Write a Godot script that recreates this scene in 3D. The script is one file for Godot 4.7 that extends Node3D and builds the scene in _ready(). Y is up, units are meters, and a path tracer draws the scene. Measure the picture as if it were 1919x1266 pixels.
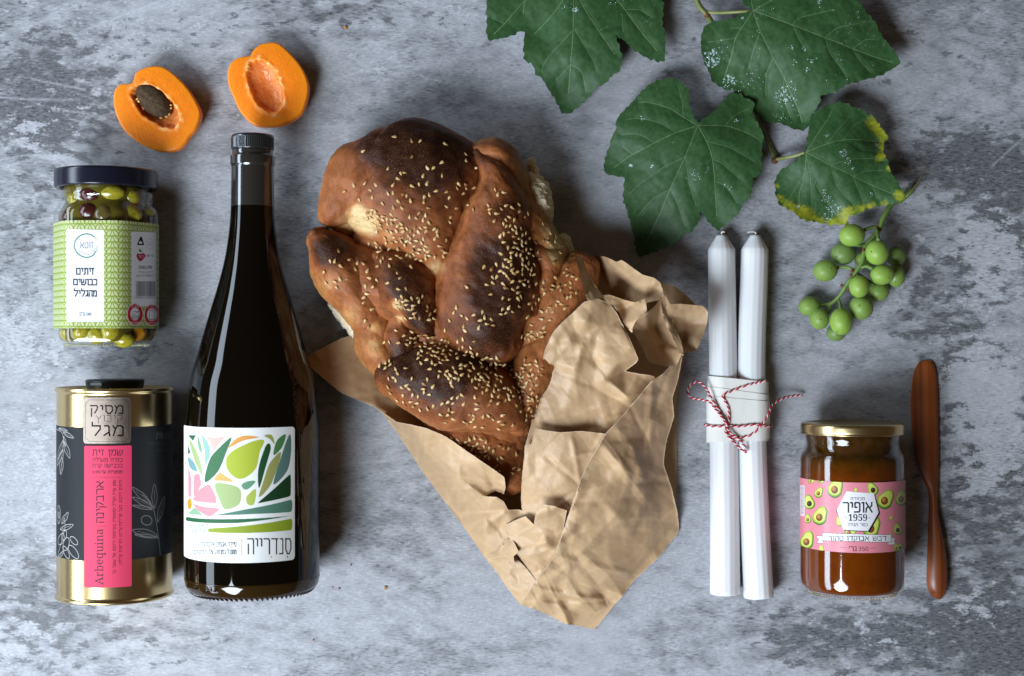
extends Node3D
# A flat lay on a worn painted board: wine bottle, jars, tin, braided loaf in a paper bag, candles, vine leaves, grapes, apricot halves, knife.
# Units are metres. The board is the plane y = 0, the camera hangs above it, image up is -z.

const CAM_H := 0.952          # camera height above the board
const FOCAL := 2638.0         # 50 mm lens expressed in pixels of a 1266 pixel high frame

var bread_top := {}           # height map of the loaf, filled by the strands
var taken := {}

# ------------------------------------------------------------------ places
func px(h: float) -> float:
	return (CAM_H - h) / FOCAL

func at(u: float, v: float, h := 0.0) -> Vector3:
	var s := (CAM_H - h) / FOCAL
	return Vector3((u - 959.5) * s, h, (v - 633.0) * s)

func ss(a: float, b: float, x: float) -> float:
	return smoothstep(a, b, x)

# ------------------------------------------------------------------ nodes
func numbered(called: String) -> String:
	var n: int = taken.get(called, 0)
	taken[called] = n + 1
	return called if n == 0 else "%s_%03d" % [called, n]

func tag(o: Node3D, label: String, category: String, group := "", kind := "") -> Node3D:
	if label: o.set_meta("label", label)
	if category: o.set_meta("category", category)
	if group: o.set_meta("group", group)
	if kind: o.set_meta("kind", kind)
	return o

func thing(called: String, label: String, category: String, where := Vector3.ZERO, group := "") -> Node3D:
	var o := Node3D.new()
	o.name = numbered(called)
	o.position = where
	add_child(o, true)
	tag(o, label, category, group)
	return o

func put(called: String, mesh: Mesh, mat: Material, parent: Node3D = null) -> MeshInstance3D:
	var o := MeshInstance3D.new()
	o.mesh = mesh
	o.material_override = mat
	if parent == null:
		o.name = numbered(called)
		add_child(o, true)
	else:
		var n := 0
		for c in parent.get_children():
			if c.has_meta("base") and c.get_meta("base") == called: n += 1
		o.name = called if n == 0 else "%s_%03d" % [called, n]
		o.set_meta("base", called)
		parent.add_child(o, true)
	return o

# ------------------------------------------------------------------ materials
func lin(r: float, g: float, b: float) -> Color:
	return Color(r, g, b).linear_to_srgb()

func mat(c: Color, rough := 0.6, spec := 0.5, metal := 0.0) -> StandardMaterial3D:
	var m := StandardMaterial3D.new()
	m.albedo_color = c
	m.roughness = rough
	m.metallic_specular = spec
	m.metallic = metal
	return m

func noise(freq: float, octaves := 4, sd := 1, kind := FastNoiseLite.TYPE_SIMPLEX_SMOOTH) -> FastNoiseLite:
	var n := FastNoiseLite.new()
	n.noise_type = kind
	n.seed = sd
	n.frequency = freq
	n.fractal_octaves = octaves
	if octaves <= 1: n.fractal_type = FastNoiseLite.FRACTAL_NONE
	return n

func noise_tex(n: FastNoiseLite, w: int, h: int, normal := false, bump := 4.0, ramp: Gradient = null) -> NoiseTexture2D:
	var t := NoiseTexture2D.new()
	t.width = w
	t.height = h
	t.seamless = true
	t.noise = n
	if normal:
		t.as_normal_map = true
		t.bump_strength = bump
	if ramp: t.color_ramp = ramp
	return t

func tri(m: StandardMaterial3D, per_metre: float) -> StandardMaterial3D:
	m.uv1_triplanar = true
	m.uv1_scale = Vector3.ONE * per_metre
	return m

func bump(m: StandardMaterial3D, n: FastNoiseLite, size: int, cm: float) -> StandardMaterial3D:
	m.heightmap_enabled = true
	m.heightmap_texture = noise_tex(n, size, size)
	m.heightmap_scale = cm
	return m

func ramp(stops: Array) -> Gradient:
	var g := Gradient.new()
	var o := PackedFloat32Array()
	var c := PackedColorArray()
	for s in stops:
		o.append(s[0])
		c.append(s[1])
	g.offsets = o
	g.colors = c
	return g

# ------------------------------------------------------------------ meshes
func build(v: PackedVector3Array, idx: PackedInt32Array, uv := PackedVector2Array(), col := PackedColorArray()) -> ArrayMesh:
	var a := []
	a.resize(Mesh.ARRAY_MAX)
	a[Mesh.ARRAY_VERTEX] = v
	if uv.size(): a[Mesh.ARRAY_TEX_UV] = uv
	if col.size(): a[Mesh.ARRAY_COLOR] = col
	a[Mesh.ARRAY_INDEX] = idx
	var st := SurfaceTool.new()
	st.create_from_arrays(a)
	st.generate_normals()
	return st.commit()

# indices of a grid of rows x cols vertices; flip turns the faces over
func grid_idx(rows: int, cols: int, flip := false) -> PackedInt32Array:
	var idx := PackedInt32Array()
	for i in rows - 1:
		for j in cols - 1:
			var a := i * cols + j
			var b := a + cols
			if flip: idx.append_array([a, a + 1, b, a + 1, b + 1, b])
			else: idx.append_array([a, b, a + 1, a + 1, b, b + 1])
	return idx

# a body turned about the y axis: profile of Vector2(radius, y) from bottom to top; shape(theta) scales the radius
func lathe(profile: Array, seg := 72, shape = null, col = null) -> ArrayMesh:
	var v := PackedVector3Array()
	var uv := PackedVector2Array()
	var cs := PackedColorArray()
	var n := profile.size()
	for i in n:
		var p: Vector2 = profile[i]
		for j in seg + 1:
			var th := TAU * (j % seg) / seg
			var r := p.x
			if shape != null: r = shape.call(th, p.x, p.y)
			v.append(Vector3(r * sin(th), p.y, r * cos(th)))
			uv.append(Vector2(float(j) / seg, 1.0 - float(i) / (n - 1)))
			if col != null: cs.append(col.call(th, p.y))
	return build(v, grid_idx(n, seg + 1, true), uv, cs)

# rounds the corners of a profile and resamples it
func smooth_profile(raw: Array, step := 0.002) -> Array:
	var c := Curve2D.new()
	for k in raw.size():
		var p := Vector2(raw[k][0], raw[k][1])
		var tin := Vector2.ZERO
		if raw[k].size() < 3 and k > 0 and k < raw.size() - 1:
			var a := Vector2(raw[k - 1][0], raw[k - 1][1])
			var b := Vector2(raw[k + 1][0], raw[k + 1][1])
			tin = (b - a).normalized() * minf(p.distance_to(a), p.distance_to(b)) * 0.33
		c.add_point(p, -tin, tin)
	c.bake_interval = step
	var out := []
	for p in c.get_baked_points(): out.append(p)
	return out

# a curved patch on a cylinder about y: angles from +z towards +x, rounded corners rc
func around(r: float, y0: float, y1: float, t0: float, t1: float, rc := 0.0, shape = null, seg := 48) -> ArrayMesh:
	var v := PackedVector3Array()
	var uv := PackedVector2Array()
	var rows := 10
	var w := (t1 - t0) * r
	var us := []
	for j in seg + 1:
		us.append(float(j) / seg)
	if rc > 0.0:
		for k in 6:
			us.append(rc / w * k / 6.0)
			us.append(1.0 - rc / w * k / 6.0)
		us.sort()
	for i in rows + 1:
		for f in us:
			var u: float = f
			var inset := 0.0
			var d := minf(u, 1.0 - u) * w
			if d < rc: inset = rc - sqrt(maxf(0.0, rc * rc - (rc - d) * (rc - d)))
			var y := lerpf(y1 - inset, y0 + inset, float(i) / rows)
			var th := lerpf(t0, t1, u)
			var rr := r
			if shape != null: rr = shape.call(th, r, y)
			v.append(Vector3(rr * sin(th), y, rr * cos(th)))
			uv.append(Vector2(u, (y1 - y) / (y1 - y0)))
	return build(v, grid_idx(rows + 1, us.size()), uv)

# points of a smooth curve through the given points
func spline(pts: Array, step := 0.002) -> PackedVector3Array:
	var c := Curve3D.new()
	for k in pts.size():
		var p: Vector3 = pts[k]
		var a: Vector3 = pts[maxi(k - 1, 0)]
		var b: Vector3 = pts[mini(k + 1, pts.size() - 1)]
		var t := (b - a) / 6.0
		c.add_point(p, -t, t)
	c.bake_interval = step
	return c.get_baked_points()

# round tube along points with radii r0 -> r1 (or a callable of 0..1), closed ends
func tube(p: PackedVector3Array, r0: float, r1: float, sides := 10, rf = null) -> ArrayMesh:
	var v := PackedVector3Array()
	var uv := PackedVector2Array()
	var n := p.size()
	var up := Vector3(0.13, 1, 0.07).normalized()
	var rings := []
	var d0 := (p[1] - p[0]).normalized()
	var side := d0.cross(up).normalized()
	if side.length() < 0.5: side = Vector3.RIGHT
	for i in n:
		var d := (p[mini(i + 1, n - 1)] - p[maxi(i - 1, 0)]).normalized()
		side = (side - d * side.dot(d)).normalized()
		var o := side.cross(d).normalized()
		var f := float(i) / (n - 1)
		var r: float = rf.call(f) if rf != null else lerpf(r0, r1, f)
		if i == 0: rings.append([p[0] - d * r * 0.5, side, o, r * 0.02, f])
		if i == 0: rings.append([p[0] - d * r * 0.35, side, o, r * 0.7, f])
		rings.append([p[i], side, o, r, f])
		if i == n - 1: rings.append([p[i] + d * r * 0.35, side, o, r * 0.7, f])
		if i == n - 1: rings.append([p[i] + d * r * 0.5, side, o, r * 0.02, f])
	for g in rings:
		for j in sides + 1:
			var a := TAU * (j % sides) / sides
			v.append(g[0] + (g[1] * cos(a) + g[2] * sin(a)) * g[3])
			uv.append(Vector2(float(j) / sides, g[4]))
	return build(v, grid_idx(rings.size(), sides + 1, true), uv)

# a thin sheet: polygon in plan (x, z), cut into cells, lifted by height(x, z)
func sheet(poly: PackedVector2Array, cell: float, height: Callable, colour = null, thick := 0.0) -> ArrayMesh:
	var lo := poly[0]
	var hi := poly[0]
	for p in poly:
		lo = lo.min(p)
		hi = hi.max(p)
	var size := hi - lo
	var nx := int(ceil(size.x / cell)) + 1
	var nz := int(ceil(size.y / cell)) + 1
	var inside := PackedByteArray()
	inside.resize((nx + 1) * (nz + 1))
	for i in nz + 1:
		for j in nx + 1:
			inside[i * (nx + 1) + j] = 1 if Geometry2D.is_point_in_polygon(lo + Vector2(j, i) * cell, poly) else 0
	var near := {}          # cells that the outline crosses
	var m := poly.size()
	for k in m:
		var a := poly[k]
		var b := poly[(k + 1) % m]
		var steps := int(ceil(a.distance_to(b) / (cell * 0.2))) + 1
		for s in steps + 1:
			var q := (a.lerp(b, float(s) / steps) - lo) / cell
			near[Vector2i(int(floor(q.x)), int(floor(q.y)))] = true
	var v := PackedVector3Array()
	var uv := PackedVector2Array()
	var cs := PackedColorArray()
	var idx := PackedInt32Array()
	var known := {}
	for i in nz:
		for j in nx:
			var quad := PackedVector2Array([lo + Vector2(j, i) * cell, lo + Vector2(j + 1, i) * cell, lo + Vector2(j + 1, i + 1) * cell, lo + Vector2(j, i + 1) * cell])
			var pieces := []
			if near.has(Vector2i(j, i)):
				pieces = Geometry2D.intersect_polygons(quad, poly)
			elif inside[i * (nx + 1) + j]:
				pieces = [quad]
			for pc in pieces:
				var tri_i: PackedInt32Array = PackedInt32Array([0, 1, 2, 0, 2, 3]) if pc.size() == 4 and not near.has(Vector2i(j, i)) else Geometry2D.triangulate_polygon(pc)
				for t in range(0, tri_i.size() - 2, 3):
					var q0: Vector2 = pc[tri_i[t]]
					var q1: Vector2 = pc[tri_i[t + 1]]
					var q2: Vector2 = pc[tri_i[t + 2]]
					var tr := [q0, q1, q2]
					if (q1 - q0).cross(q2 - q0) < 0.0: tr = [q0, q2, q1]
					for q in tr:
						var key := Vector2i(roundi(q.x * 2e5), roundi(q.y * 2e5))
						if not known.has(key):
							known[key] = v.size()
							v.append(Vector3(q.x, height.call(q.x, q.y), q.y))
							uv.append(Vector2((q.x - lo.x) / size.x, (q.y - lo.y) / size.y))
							if colour != null: cs.append(colour.call(q.x, q.y))
						idx.append(known[key])
	return build(v, idx, uv, cs)

# an ellipsoid with a bit of unevenness
func ovoid(r: Vector3, seg := 24, rings := 16, uneven := 0.0, sd := 1, egg := 0.0) -> ArrayMesh:
	var v := PackedVector3Array()
	var uv := PackedVector2Array()
	var n := noise(1.1, 2, sd)
	for i in rings + 1:
		var ph := PI * i / rings
		for j in seg + 1:
			var th := TAU * (j % seg) / seg
			var d := Vector3(sin(ph) * cos(th), cos(ph), sin(ph) * sin(th))
			var k := 1.0 + (uneven * n.get_noise_3dv(d * 1.5) if uneven > 0.0 else 0.0)
			var w := 1.0 - egg * d.y
			v.append(Vector3(d.x * r.x * w, d.y * r.y, d.z * r.z * w) * k)
			uv.append(Vector2(float(j) / seg, float(i) / rings))
	return build(v, grid_idx(rings + 1, seg + 1, false), uv)

func poly_from(pts: Array, origin: Vector2, scale: float, h := 0.0) -> PackedVector2Array:
	var out := PackedVector2Array()
	for p in pts:
		var q := at(origin.x + p[0] * scale, origin.y + p[1] * scale, h)
		out.append(Vector2(q.x, q.z))
	return out

func seg_dist(p: Vector2, a: Vector2, b: Vector2) -> float:
	return p.distance_to(Geometry2D.get_closest_point_to_segment(p, a, b))

# ------------------------------------------------------------------ the scene
func _ready() -> void:
	var cam := Camera3D.new()
	cam.name = "camera"
	cam.position = Vector3(0, CAM_H, 0)
	cam.rotation = Vector3(-PI / 2, 0, 0)
	cam.fov = 2.0 * rad_to_deg(atan(633.0 / FOCAL))
	cam.near = 0.05
	cam.far = 20.0
	var lens := CameraAttributesPhysical.new()
	lens.frustum_focal_length = 50.0
	lens.frustum_focus_distance = CAM_H - 0.045
	lens.frustum_near = 0.05
	lens.frustum_far = 20.0
	lens.exposure_aperture = 5.0
	cam.attributes = lens
	add_child(cam)
	cam.current = true

	var env := Environment.new()
	env.background_mode = Environment.BG_COLOR
	env.background_color = lin(0.060, 0.042, 0.026)
	env.tonemap_mode = Environment.TONE_MAPPER_LINEAR
	env.tonemap_exposure = 1.0
	env.sdfgi_enabled = true
	env.ssao_enabled = true
	env.ssil_enabled = true
	var we := WorldEnvironment.new()
	we.name = "environment"
	we.environment = env
	add_child(we)

	# daylight through a high window below the board's lower left corner ...
	var key := AreaLight3D.new()
	key.name = "window_light"
	key.area_size = Vector2(0.60, 0.60)
	key.area_normalize_energy = true
	key.light_energy = 3.35
	key.light_color = Color(0.90, 0.947, 1.0)
	key.shadow_enabled = true
	key.area_range = 8.0
	add_child(key)
	key.look_at_from_position(Vector3(-0.66, 1.10, 0.74), Vector3(0.0, 0.0, 0.0), Vector3.UP)
	# ... and a broad low window along its left side
	var side := AreaLight3D.new()
	side.name = "side_window_light"
	side.area_size = Vector2(2.4, 0.40)
	side.area_normalize_energy = true
	side.light_energy = 3.3
	side.light_color = Color(0.86, 0.93, 1.0)
	side.shadow_enabled = true
	side.area_range = 8.0
	add_child(side)
	side.look_at_from_position(Vector3(-1.5, 0.70, 0.02), Vector3(0.0, 0.1, 0.02), Vector3.UP)

	table()
	bottle()
	honey_jar()
	olive_jar()
	oil_tin()
	leaves()
	grapes()
	apricots()
	candles()
	knife()
	crumbs()
	bread()
	bag()

# ------------------------------------------------------------------ print: a small rasteriser and a stroke alphabet
class Print:
	var im: Image
	var w: int
	var h: int
	var map = null       # design point -> texture pixel

	func _init(width: int, height: int, base: Color) -> void:
		w = width
		h = height
		im = Image.create(w, h, false, Image.FORMAT_RGBA8)
		im.fill(base)

	func to_px(p) -> Vector2:
		var q := Vector2(p[0], p[1]) if p is Array else p as Vector2
		return map.call(q) if map != null else q

	func fill(pts: Array, c: Color) -> void:
		var q := PackedVector2Array()
		for p in pts: q.append(to_px(p))
		raw(q, c)

	func raw(q: PackedVector2Array, c: Color) -> void:
		var lo := 1e9
		var hi := -1e9
		for p in q:
			lo = minf(lo, p.y)
			hi = maxf(hi, p.y)
		for y in range(maxi(0, int(floor(lo))), mini(h - 1, int(ceil(hi))) + 1):
			var xs := []
			var yy := y + 0.5
			for k in q.size():
				var a := q[k]
				var b := q[(k + 1) % q.size()]
				if (a.y <= yy) != (b.y <= yy):
					xs.append(a.x + (yy - a.y) / (b.y - a.y) * (b.x - a.x))
			xs.sort()
			for k in range(0, xs.size() - 1, 2):
				var x0 := maxi(0, roundi(xs[k]))
				var x1 := mini(w, roundi(xs[k + 1]))
				if x1 > x0: im.fill_rect(Rect2i(x0, y, x1 - x0, 1), c)

	# a smooth closed shape through a few points
	func blob(pts: Array, c: Color, tension := 0.17) -> void:
		var cv := Curve2D.new()
		var n := pts.size()
		for k in n + 1:
			var p := Vector2(pts[k % n][0], pts[k % n][1])
			var a := Vector2(pts[(k + n - 1) % n][0], pts[(k + n - 1) % n][1])
			var b := Vector2(pts[(k + 1) % n][0], pts[(k + 1) % n][1])
			cv.add_point(p, -(b - a) * tension, (b - a) * tension)
		fill(Array(cv.tessellate(4, 4)), c)

	func line(pts: Array, width: float, c: Color, closed := false) -> void:
		var q := PackedVector2Array()
		for p in pts: q.append(to_px(p))
		if closed: q.append(q[0])
		for k in q.size() - 1:
			var d := q[k + 1] - q[k]
			if d.length() < 0.01: continue
			d = d.normalized() * width * 0.5
			var n := Vector2(-d.y, d.x)
			raw(PackedVector2Array([q[k] - d + n, q[k + 1] + d + n, q[k + 1] + d - n, q[k] - d - n]), c)

	func curve(pts: Array, width: float, c: Color, closed := false) -> void:
		var cv := Curve2D.new()
		var n := pts.size()
		for k in n + (1 if closed else 0):
			var p := Vector2(pts[k % n][0], pts[k % n][1])
			var a := Vector2(pts[(k + n - 1) % n if closed else maxi(k - 1, 0)][0], pts[(k + n - 1) % n if closed else maxi(k - 1, 0)][1])
			var b := Vector2(pts[(k + 1) % n if closed else mini(k + 1, n - 1)][0], pts[(k + 1) % n if closed else mini(k + 1, n - 1)][1])
			cv.add_point(p, -(b - a) * 0.17, (b - a) * 0.17)
		line(Array(cv.tessellate(4, 4)), width, c)

	func disc(centre: Array, rx: float, ry: float, c: Color) -> void:
		var pts := []
		for k in 40: pts.append([centre[0] + rx * cos(TAU * k / 40), centre[1] + ry * sin(TAU * k / 40)])
		fill(pts, c)

	# Hebrew, drawn right to left; box is [left, top, right, bottom] in design units; turn rotates about the box's lower left
	func hebrew(text: String, box: Array, weight: float, c: Color, turned := false) -> void:
		var ad := 0.0
		for ch in text: ad += glyph_width(ch) + 0.2
		ad -= 0.2
		var bw: float = box[3] - box[1] if turned else box[2] - box[0]
		var bh: float = box[2] - box[0] if turned else box[3] - box[1]
		var x := ad
		for ch in text:
			var gw := glyph_width(ch)
			x -= gw
			for stroke in glyph(ch):
				var pts := []
				for k in range(0, stroke.size(), 2):
					var gx: float = (x + stroke[k]) / ad * bw
					var gy: float = stroke[k + 1] * bh
					if turned: pts.append([box[2] - gy, box[3] - gx])
					else: pts.append([box[0] + gx, box[3] - gy])
				line(pts, weight, c)
			x -= 0.2

	# Latin letters and figures from a font's outlines
	func latin(text: String, font: Font, box: Array, c: Color, turned := false, keep := false) -> void:
		var t := TextMesh.new()
		t.text = text
		t.font = font
		t.font_size = 64
		t.depth = 0.0
		t.pixel_size = 1.0
		t.curve_step = 2.0
		var a := t.get_mesh_arrays()
		var vs: PackedVector3Array = a[Mesh.ARRAY_VERTEX]
		var ix: PackedInt32Array = a[Mesh.ARRAY_INDEX] if a[Mesh.ARRAY_INDEX] != null else PackedInt32Array(range(vs.size()))
		if vs.is_empty(): return
		var lo := vs[0]
		var hi := vs[0]
		for p in vs:
			lo = lo.min(p)
			hi = hi.max(p)
		var bw: float = box[3] - box[1] if turned else box[2] - box[0]
		var bh: float = box[2] - box[0] if turned else box[3] - box[1]
		for k in range(0, ix.size() - 2, 3):
			var q := []
			for e in 3:
				var p := vs[ix[k + e]]
				var gx := (p.x - lo.x) / (hi.x - lo.x) * bw
				var gy := (p.y - lo.y) / (hi.y - lo.y) * bh
				q.append([box[2] - gy, box[3] - gx] if turned else [box[0] + gx, box[3] - gy])
			fill(q, c)

	func texture() -> ImageTexture:
		return ImageTexture.create_from_image(im)

	func glyph_width(ch: String) -> float:
		match ch:
			"ו", "י", "ן": return 0.24
			" ": return 0.3
			".", ",", "'", "|": return 0.1
			"ג", "נ", "ז": return 0.4
			"ש": return 0.8
			"מ", "ת", "א": return 0.7
		return 0.62

	func glyph(ch: String) -> Array:
		match ch:
			"א": return [[0.02, 1, 0.68, 0], [0.66, 1, 0.64, 0.68, 0.42, 0.42], [0.02, 0, 0.06, 0.38, 0.26, 0.6]]
			"ב": return [[0.03, 1, 0.45, 1, 0.52, 0.9, 0.52, 0], [0, 0, 0.62, 0]]
			"ג": return [[0.06, 1, 0.28, 1, 0.34, 0.9, 0.34, 0.35, 0.38, 0], [0.34, 0.35, 0.02, 0]]
			"ד": return [[0, 1, 0.62, 1], [0.5, 1, 0.5, 0]]
			"ה": return [[0, 1, 0.52, 1, 0.6, 0.9, 0.6, 0], [0.06, 0.62, 0.06, 0]]
			"ו": return [[0.02, 1, 0.14, 1, 0.2, 0.94, 0.2, 0]]
			"ז": return [[0.02, 1, 0.38, 1], [0.22, 1, 0.2, 0]]
			"ח": return [[0.04, 0, 0.04, 1, 0.5, 1, 0.58, 0.9, 0.58, 0]]
			"ט": return [[0.03, 1, 0.03, 0.1, 0.12, 0, 0.5, 0, 0.6, 0.12, 0.6, 0.82, 0.5, 1, 0.3, 1]]
			"י": return [[0.02, 1, 0.14, 1, 0.2, 0.94, 0.2, 0.52]]
			"כ": return [[0.02, 1, 0.44, 1, 0.56, 0.86, 0.56, 0.14, 0.44, 0, 0.02, 0]]
			"ך": return [[0, 1, 0.5, 1, 0.58, 0.9, 0.58, -0.35]]
			"ל": return [[0.06, 1.36, 0.06, 1, 0.58, 1, 0.58, 0.66, 0.26, 0]]
			"מ": return [[0.04, 0, 0.16, 0.66, 0.02, 1], [0.16, 0.7, 0.3, 1, 0.54, 1, 0.66, 0.84, 0.66, 0, 0.36, 0]]
			"ם": return [[0.04, 0, 0.04, 1, 0.5, 1, 0.58, 0.9, 0.58, 0, 0.04, 0]]
			"נ": return [[0.08, 1, 0.26, 1, 0.34, 0.9, 0.34, 0, 0, 0]]
			"ן": return [[0.02, 1, 0.14, 1, 0.2, 0.94, 0.2, -0.35]]
			"ס": return [[0, 1, 0.48, 1, 0.59, 0.8, 0.59, 0.35, 0.42, 0, 0.22, 0, 0.06, 0.3, 0.06, 1]]
			"ע": return [[0.58, 1, 0.58, 0.42, 0.36, 0.04, 0, -0.1], [0.05, 1, 0.24, 0.06]]
			"פ": return [[0.26, 0.5, 0.06, 0.5, 0.05, 0.9, 0.12, 1, 0.48, 1, 0.59, 0.86, 0.59, 0.14, 0.48, 0, 0.02, 0]]
			"ף": return [[0.26, 0.5, 0.06, 0.5, 0.05, 0.9, 0.12, 1, 0.48, 1, 0.58, 0.86, 0.58, -0.35]]
			"צ": return [[0.02, 1, 0.54, 0, 0, 0], [0.58, 1, 0.56, 0.66, 0.36, 0.42]]
			"ץ": return [[0.02, 1, 0.28, 0.48, 0.28, -0.35], [0.56, 1, 0.52, 0.66, 0.28, 0.46]]
			"ק": return [[0, 1, 0.5, 1, 0.6, 0.86, 0.54, 0.5, 0.36, 0.06], [0.07, 0.62, 0.07, -0.35]]
			"ר": return [[0, 1, 0.48, 1, 0.58, 0.88, 0.58, 0]]
			"ש": return [[0.02, 1, 0.07, 0.02, 0.5, 0, 0.76, 0.32, 0.78, 1], [0.42, 1, 0.4, 0.5, 0.06, 0.32]]
			"ת": return [[0.06, 1, 0.54, 1, 0.64, 0.88, 0.64, 0], [0.16, 1, 0.16, 0.1, 0.1, 0, 0, 0]]
			".": return [[0.05, 0.04, 0.05, 0]]
			",": return [[0.06, 0.05, 0.02, -0.2]]
			"'": return [[0.06, 1.1, 0.02, 0.75]]
			"|": return [[0.05, 1.2, 0.05, -0.3]]
		return []

func font(serif := false, bold := false) -> SystemFont:
	var f := SystemFont.new()
	f.font_names = PackedStringArray(["Droid Serif" if serif else "Droid Sans"])
	f.font_weight = 700 if bold else 400
	return f

# where a sight line from above through (u, v) meets a round body lying along z: angle and height along the body
func on_body(u: float, v: float, axis: Vector3, r: float) -> Vector2:
	var d := Vector3((u - 959.5) / FOCAL, -1.0, (v - 633.0) / FOCAL)
	var o := Vector2(-axis.x, CAM_H - axis.y)
	var dd := Vector2(d.x, d.y)
	var a := dd.dot(dd)
	var b := o.dot(dd)
	var c := o.dot(o) - r * r
	var disc := maxf(b * b - a * c, 0.0)
	var t := (-b - sqrt(disc)) / a
	var p := o + dd * t
	return Vector2(atan2(p.x, p.y), axis.z - d.z * t)

func label_map(pr: Print, axis: Vector3, r: float, ext: Array, origin: Vector2, scale: float) -> Callable:
	return func(q: Vector2) -> Vector2:
		var b := on_body(origin.x + q.x * scale, origin.y + q.y * scale, axis, r)
		return Vector2((b.x - ext[2]) / (ext[3] - ext[2]) * pr.w, (ext[1] - b.y) / (ext[1] - ext[0]) * pr.h)

# ------------------------------------------------------------------ the painted board
func strokes_mask(w: int, h: int) -> PackedByteArray:
	var pr := Print.new(w, h, Color(0, 0, 0, 1))
	var sx := w / 2084.0
	pr.map = func(q: Vector2) -> Vector2: return Vector2((q.x + 82.5) * sx, (q.y + 71.0) * sx)
	var rng := RandomNumberGenerator.new()
	rng.seed = 11
	var known := [
		[[0, 182], [60, 186], [150, 187]], [[60, 148], [110, 158], [160, 168]], [[130, 222], [190, 240]], [[150, 60], [250, 20], [300, 2]], [[250, 25], [320, 5], [380, -10]],
		[[630, 147], [690, 132], [760, 124], [800, 126]], [[560, 240], [640, 236], [720, 231]], [[640, 2], [700, 6], [740, 14]], [[810, 8], [850, 20]], [[1860, 310], [1890, 282], [1919, 256]],
		[[370, 176], [425, 162]], [[0, 300], [60, 290], [140, 296]], [[600, 880], [680, 866], [720, 864]], [[1700, 405], [1800, 408]], [[170, 214], [110, 205]], [[480, 235], [600, 222]],
	]
	for k in known: pr.curve(k, 2.4, Color(0.9, 0.9, 0.9))
	for k in 170:
		var a := Vector2(rng.randf_range(-70, 1990), rng.randf_range(-60, 1330))
		var d := Vector2.from_angle(rng.randfn(0.0, 0.3)) * rng.randf_range(20, 130)
		var bend := Vector2(0, rng.randf_range(-6, 6))
		var g := rng.randf_range(0.2, 0.65)
		pr.curve([a, a + d * 0.5 + bend, a + d], rng.randf_range(0.8, 1.9), Color(g, g, g))
	pr.im.resize(w / 2, h / 2, Image.INTERPOLATE_BILINEAR)
	pr.im.resize(w, h, Image.INTERPOLATE_CUBIC)
	pr.im.convert(Image.FORMAT_L8)
	return pr.im.get_data()

func layer(n: FastNoiseLite, w: int, h: int, sx: int, sy: int) -> PackedByteArray:
	var im := n.get_seamless_image(w / sx, h / sy, false, false, 0.15, true)
	if sx > 1 or sy > 1: im.resize(w, h, Image.INTERPOLATE_CUBIC)
	im.convert(Image.FORMAT_L8)
	return im.get_data()

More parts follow.
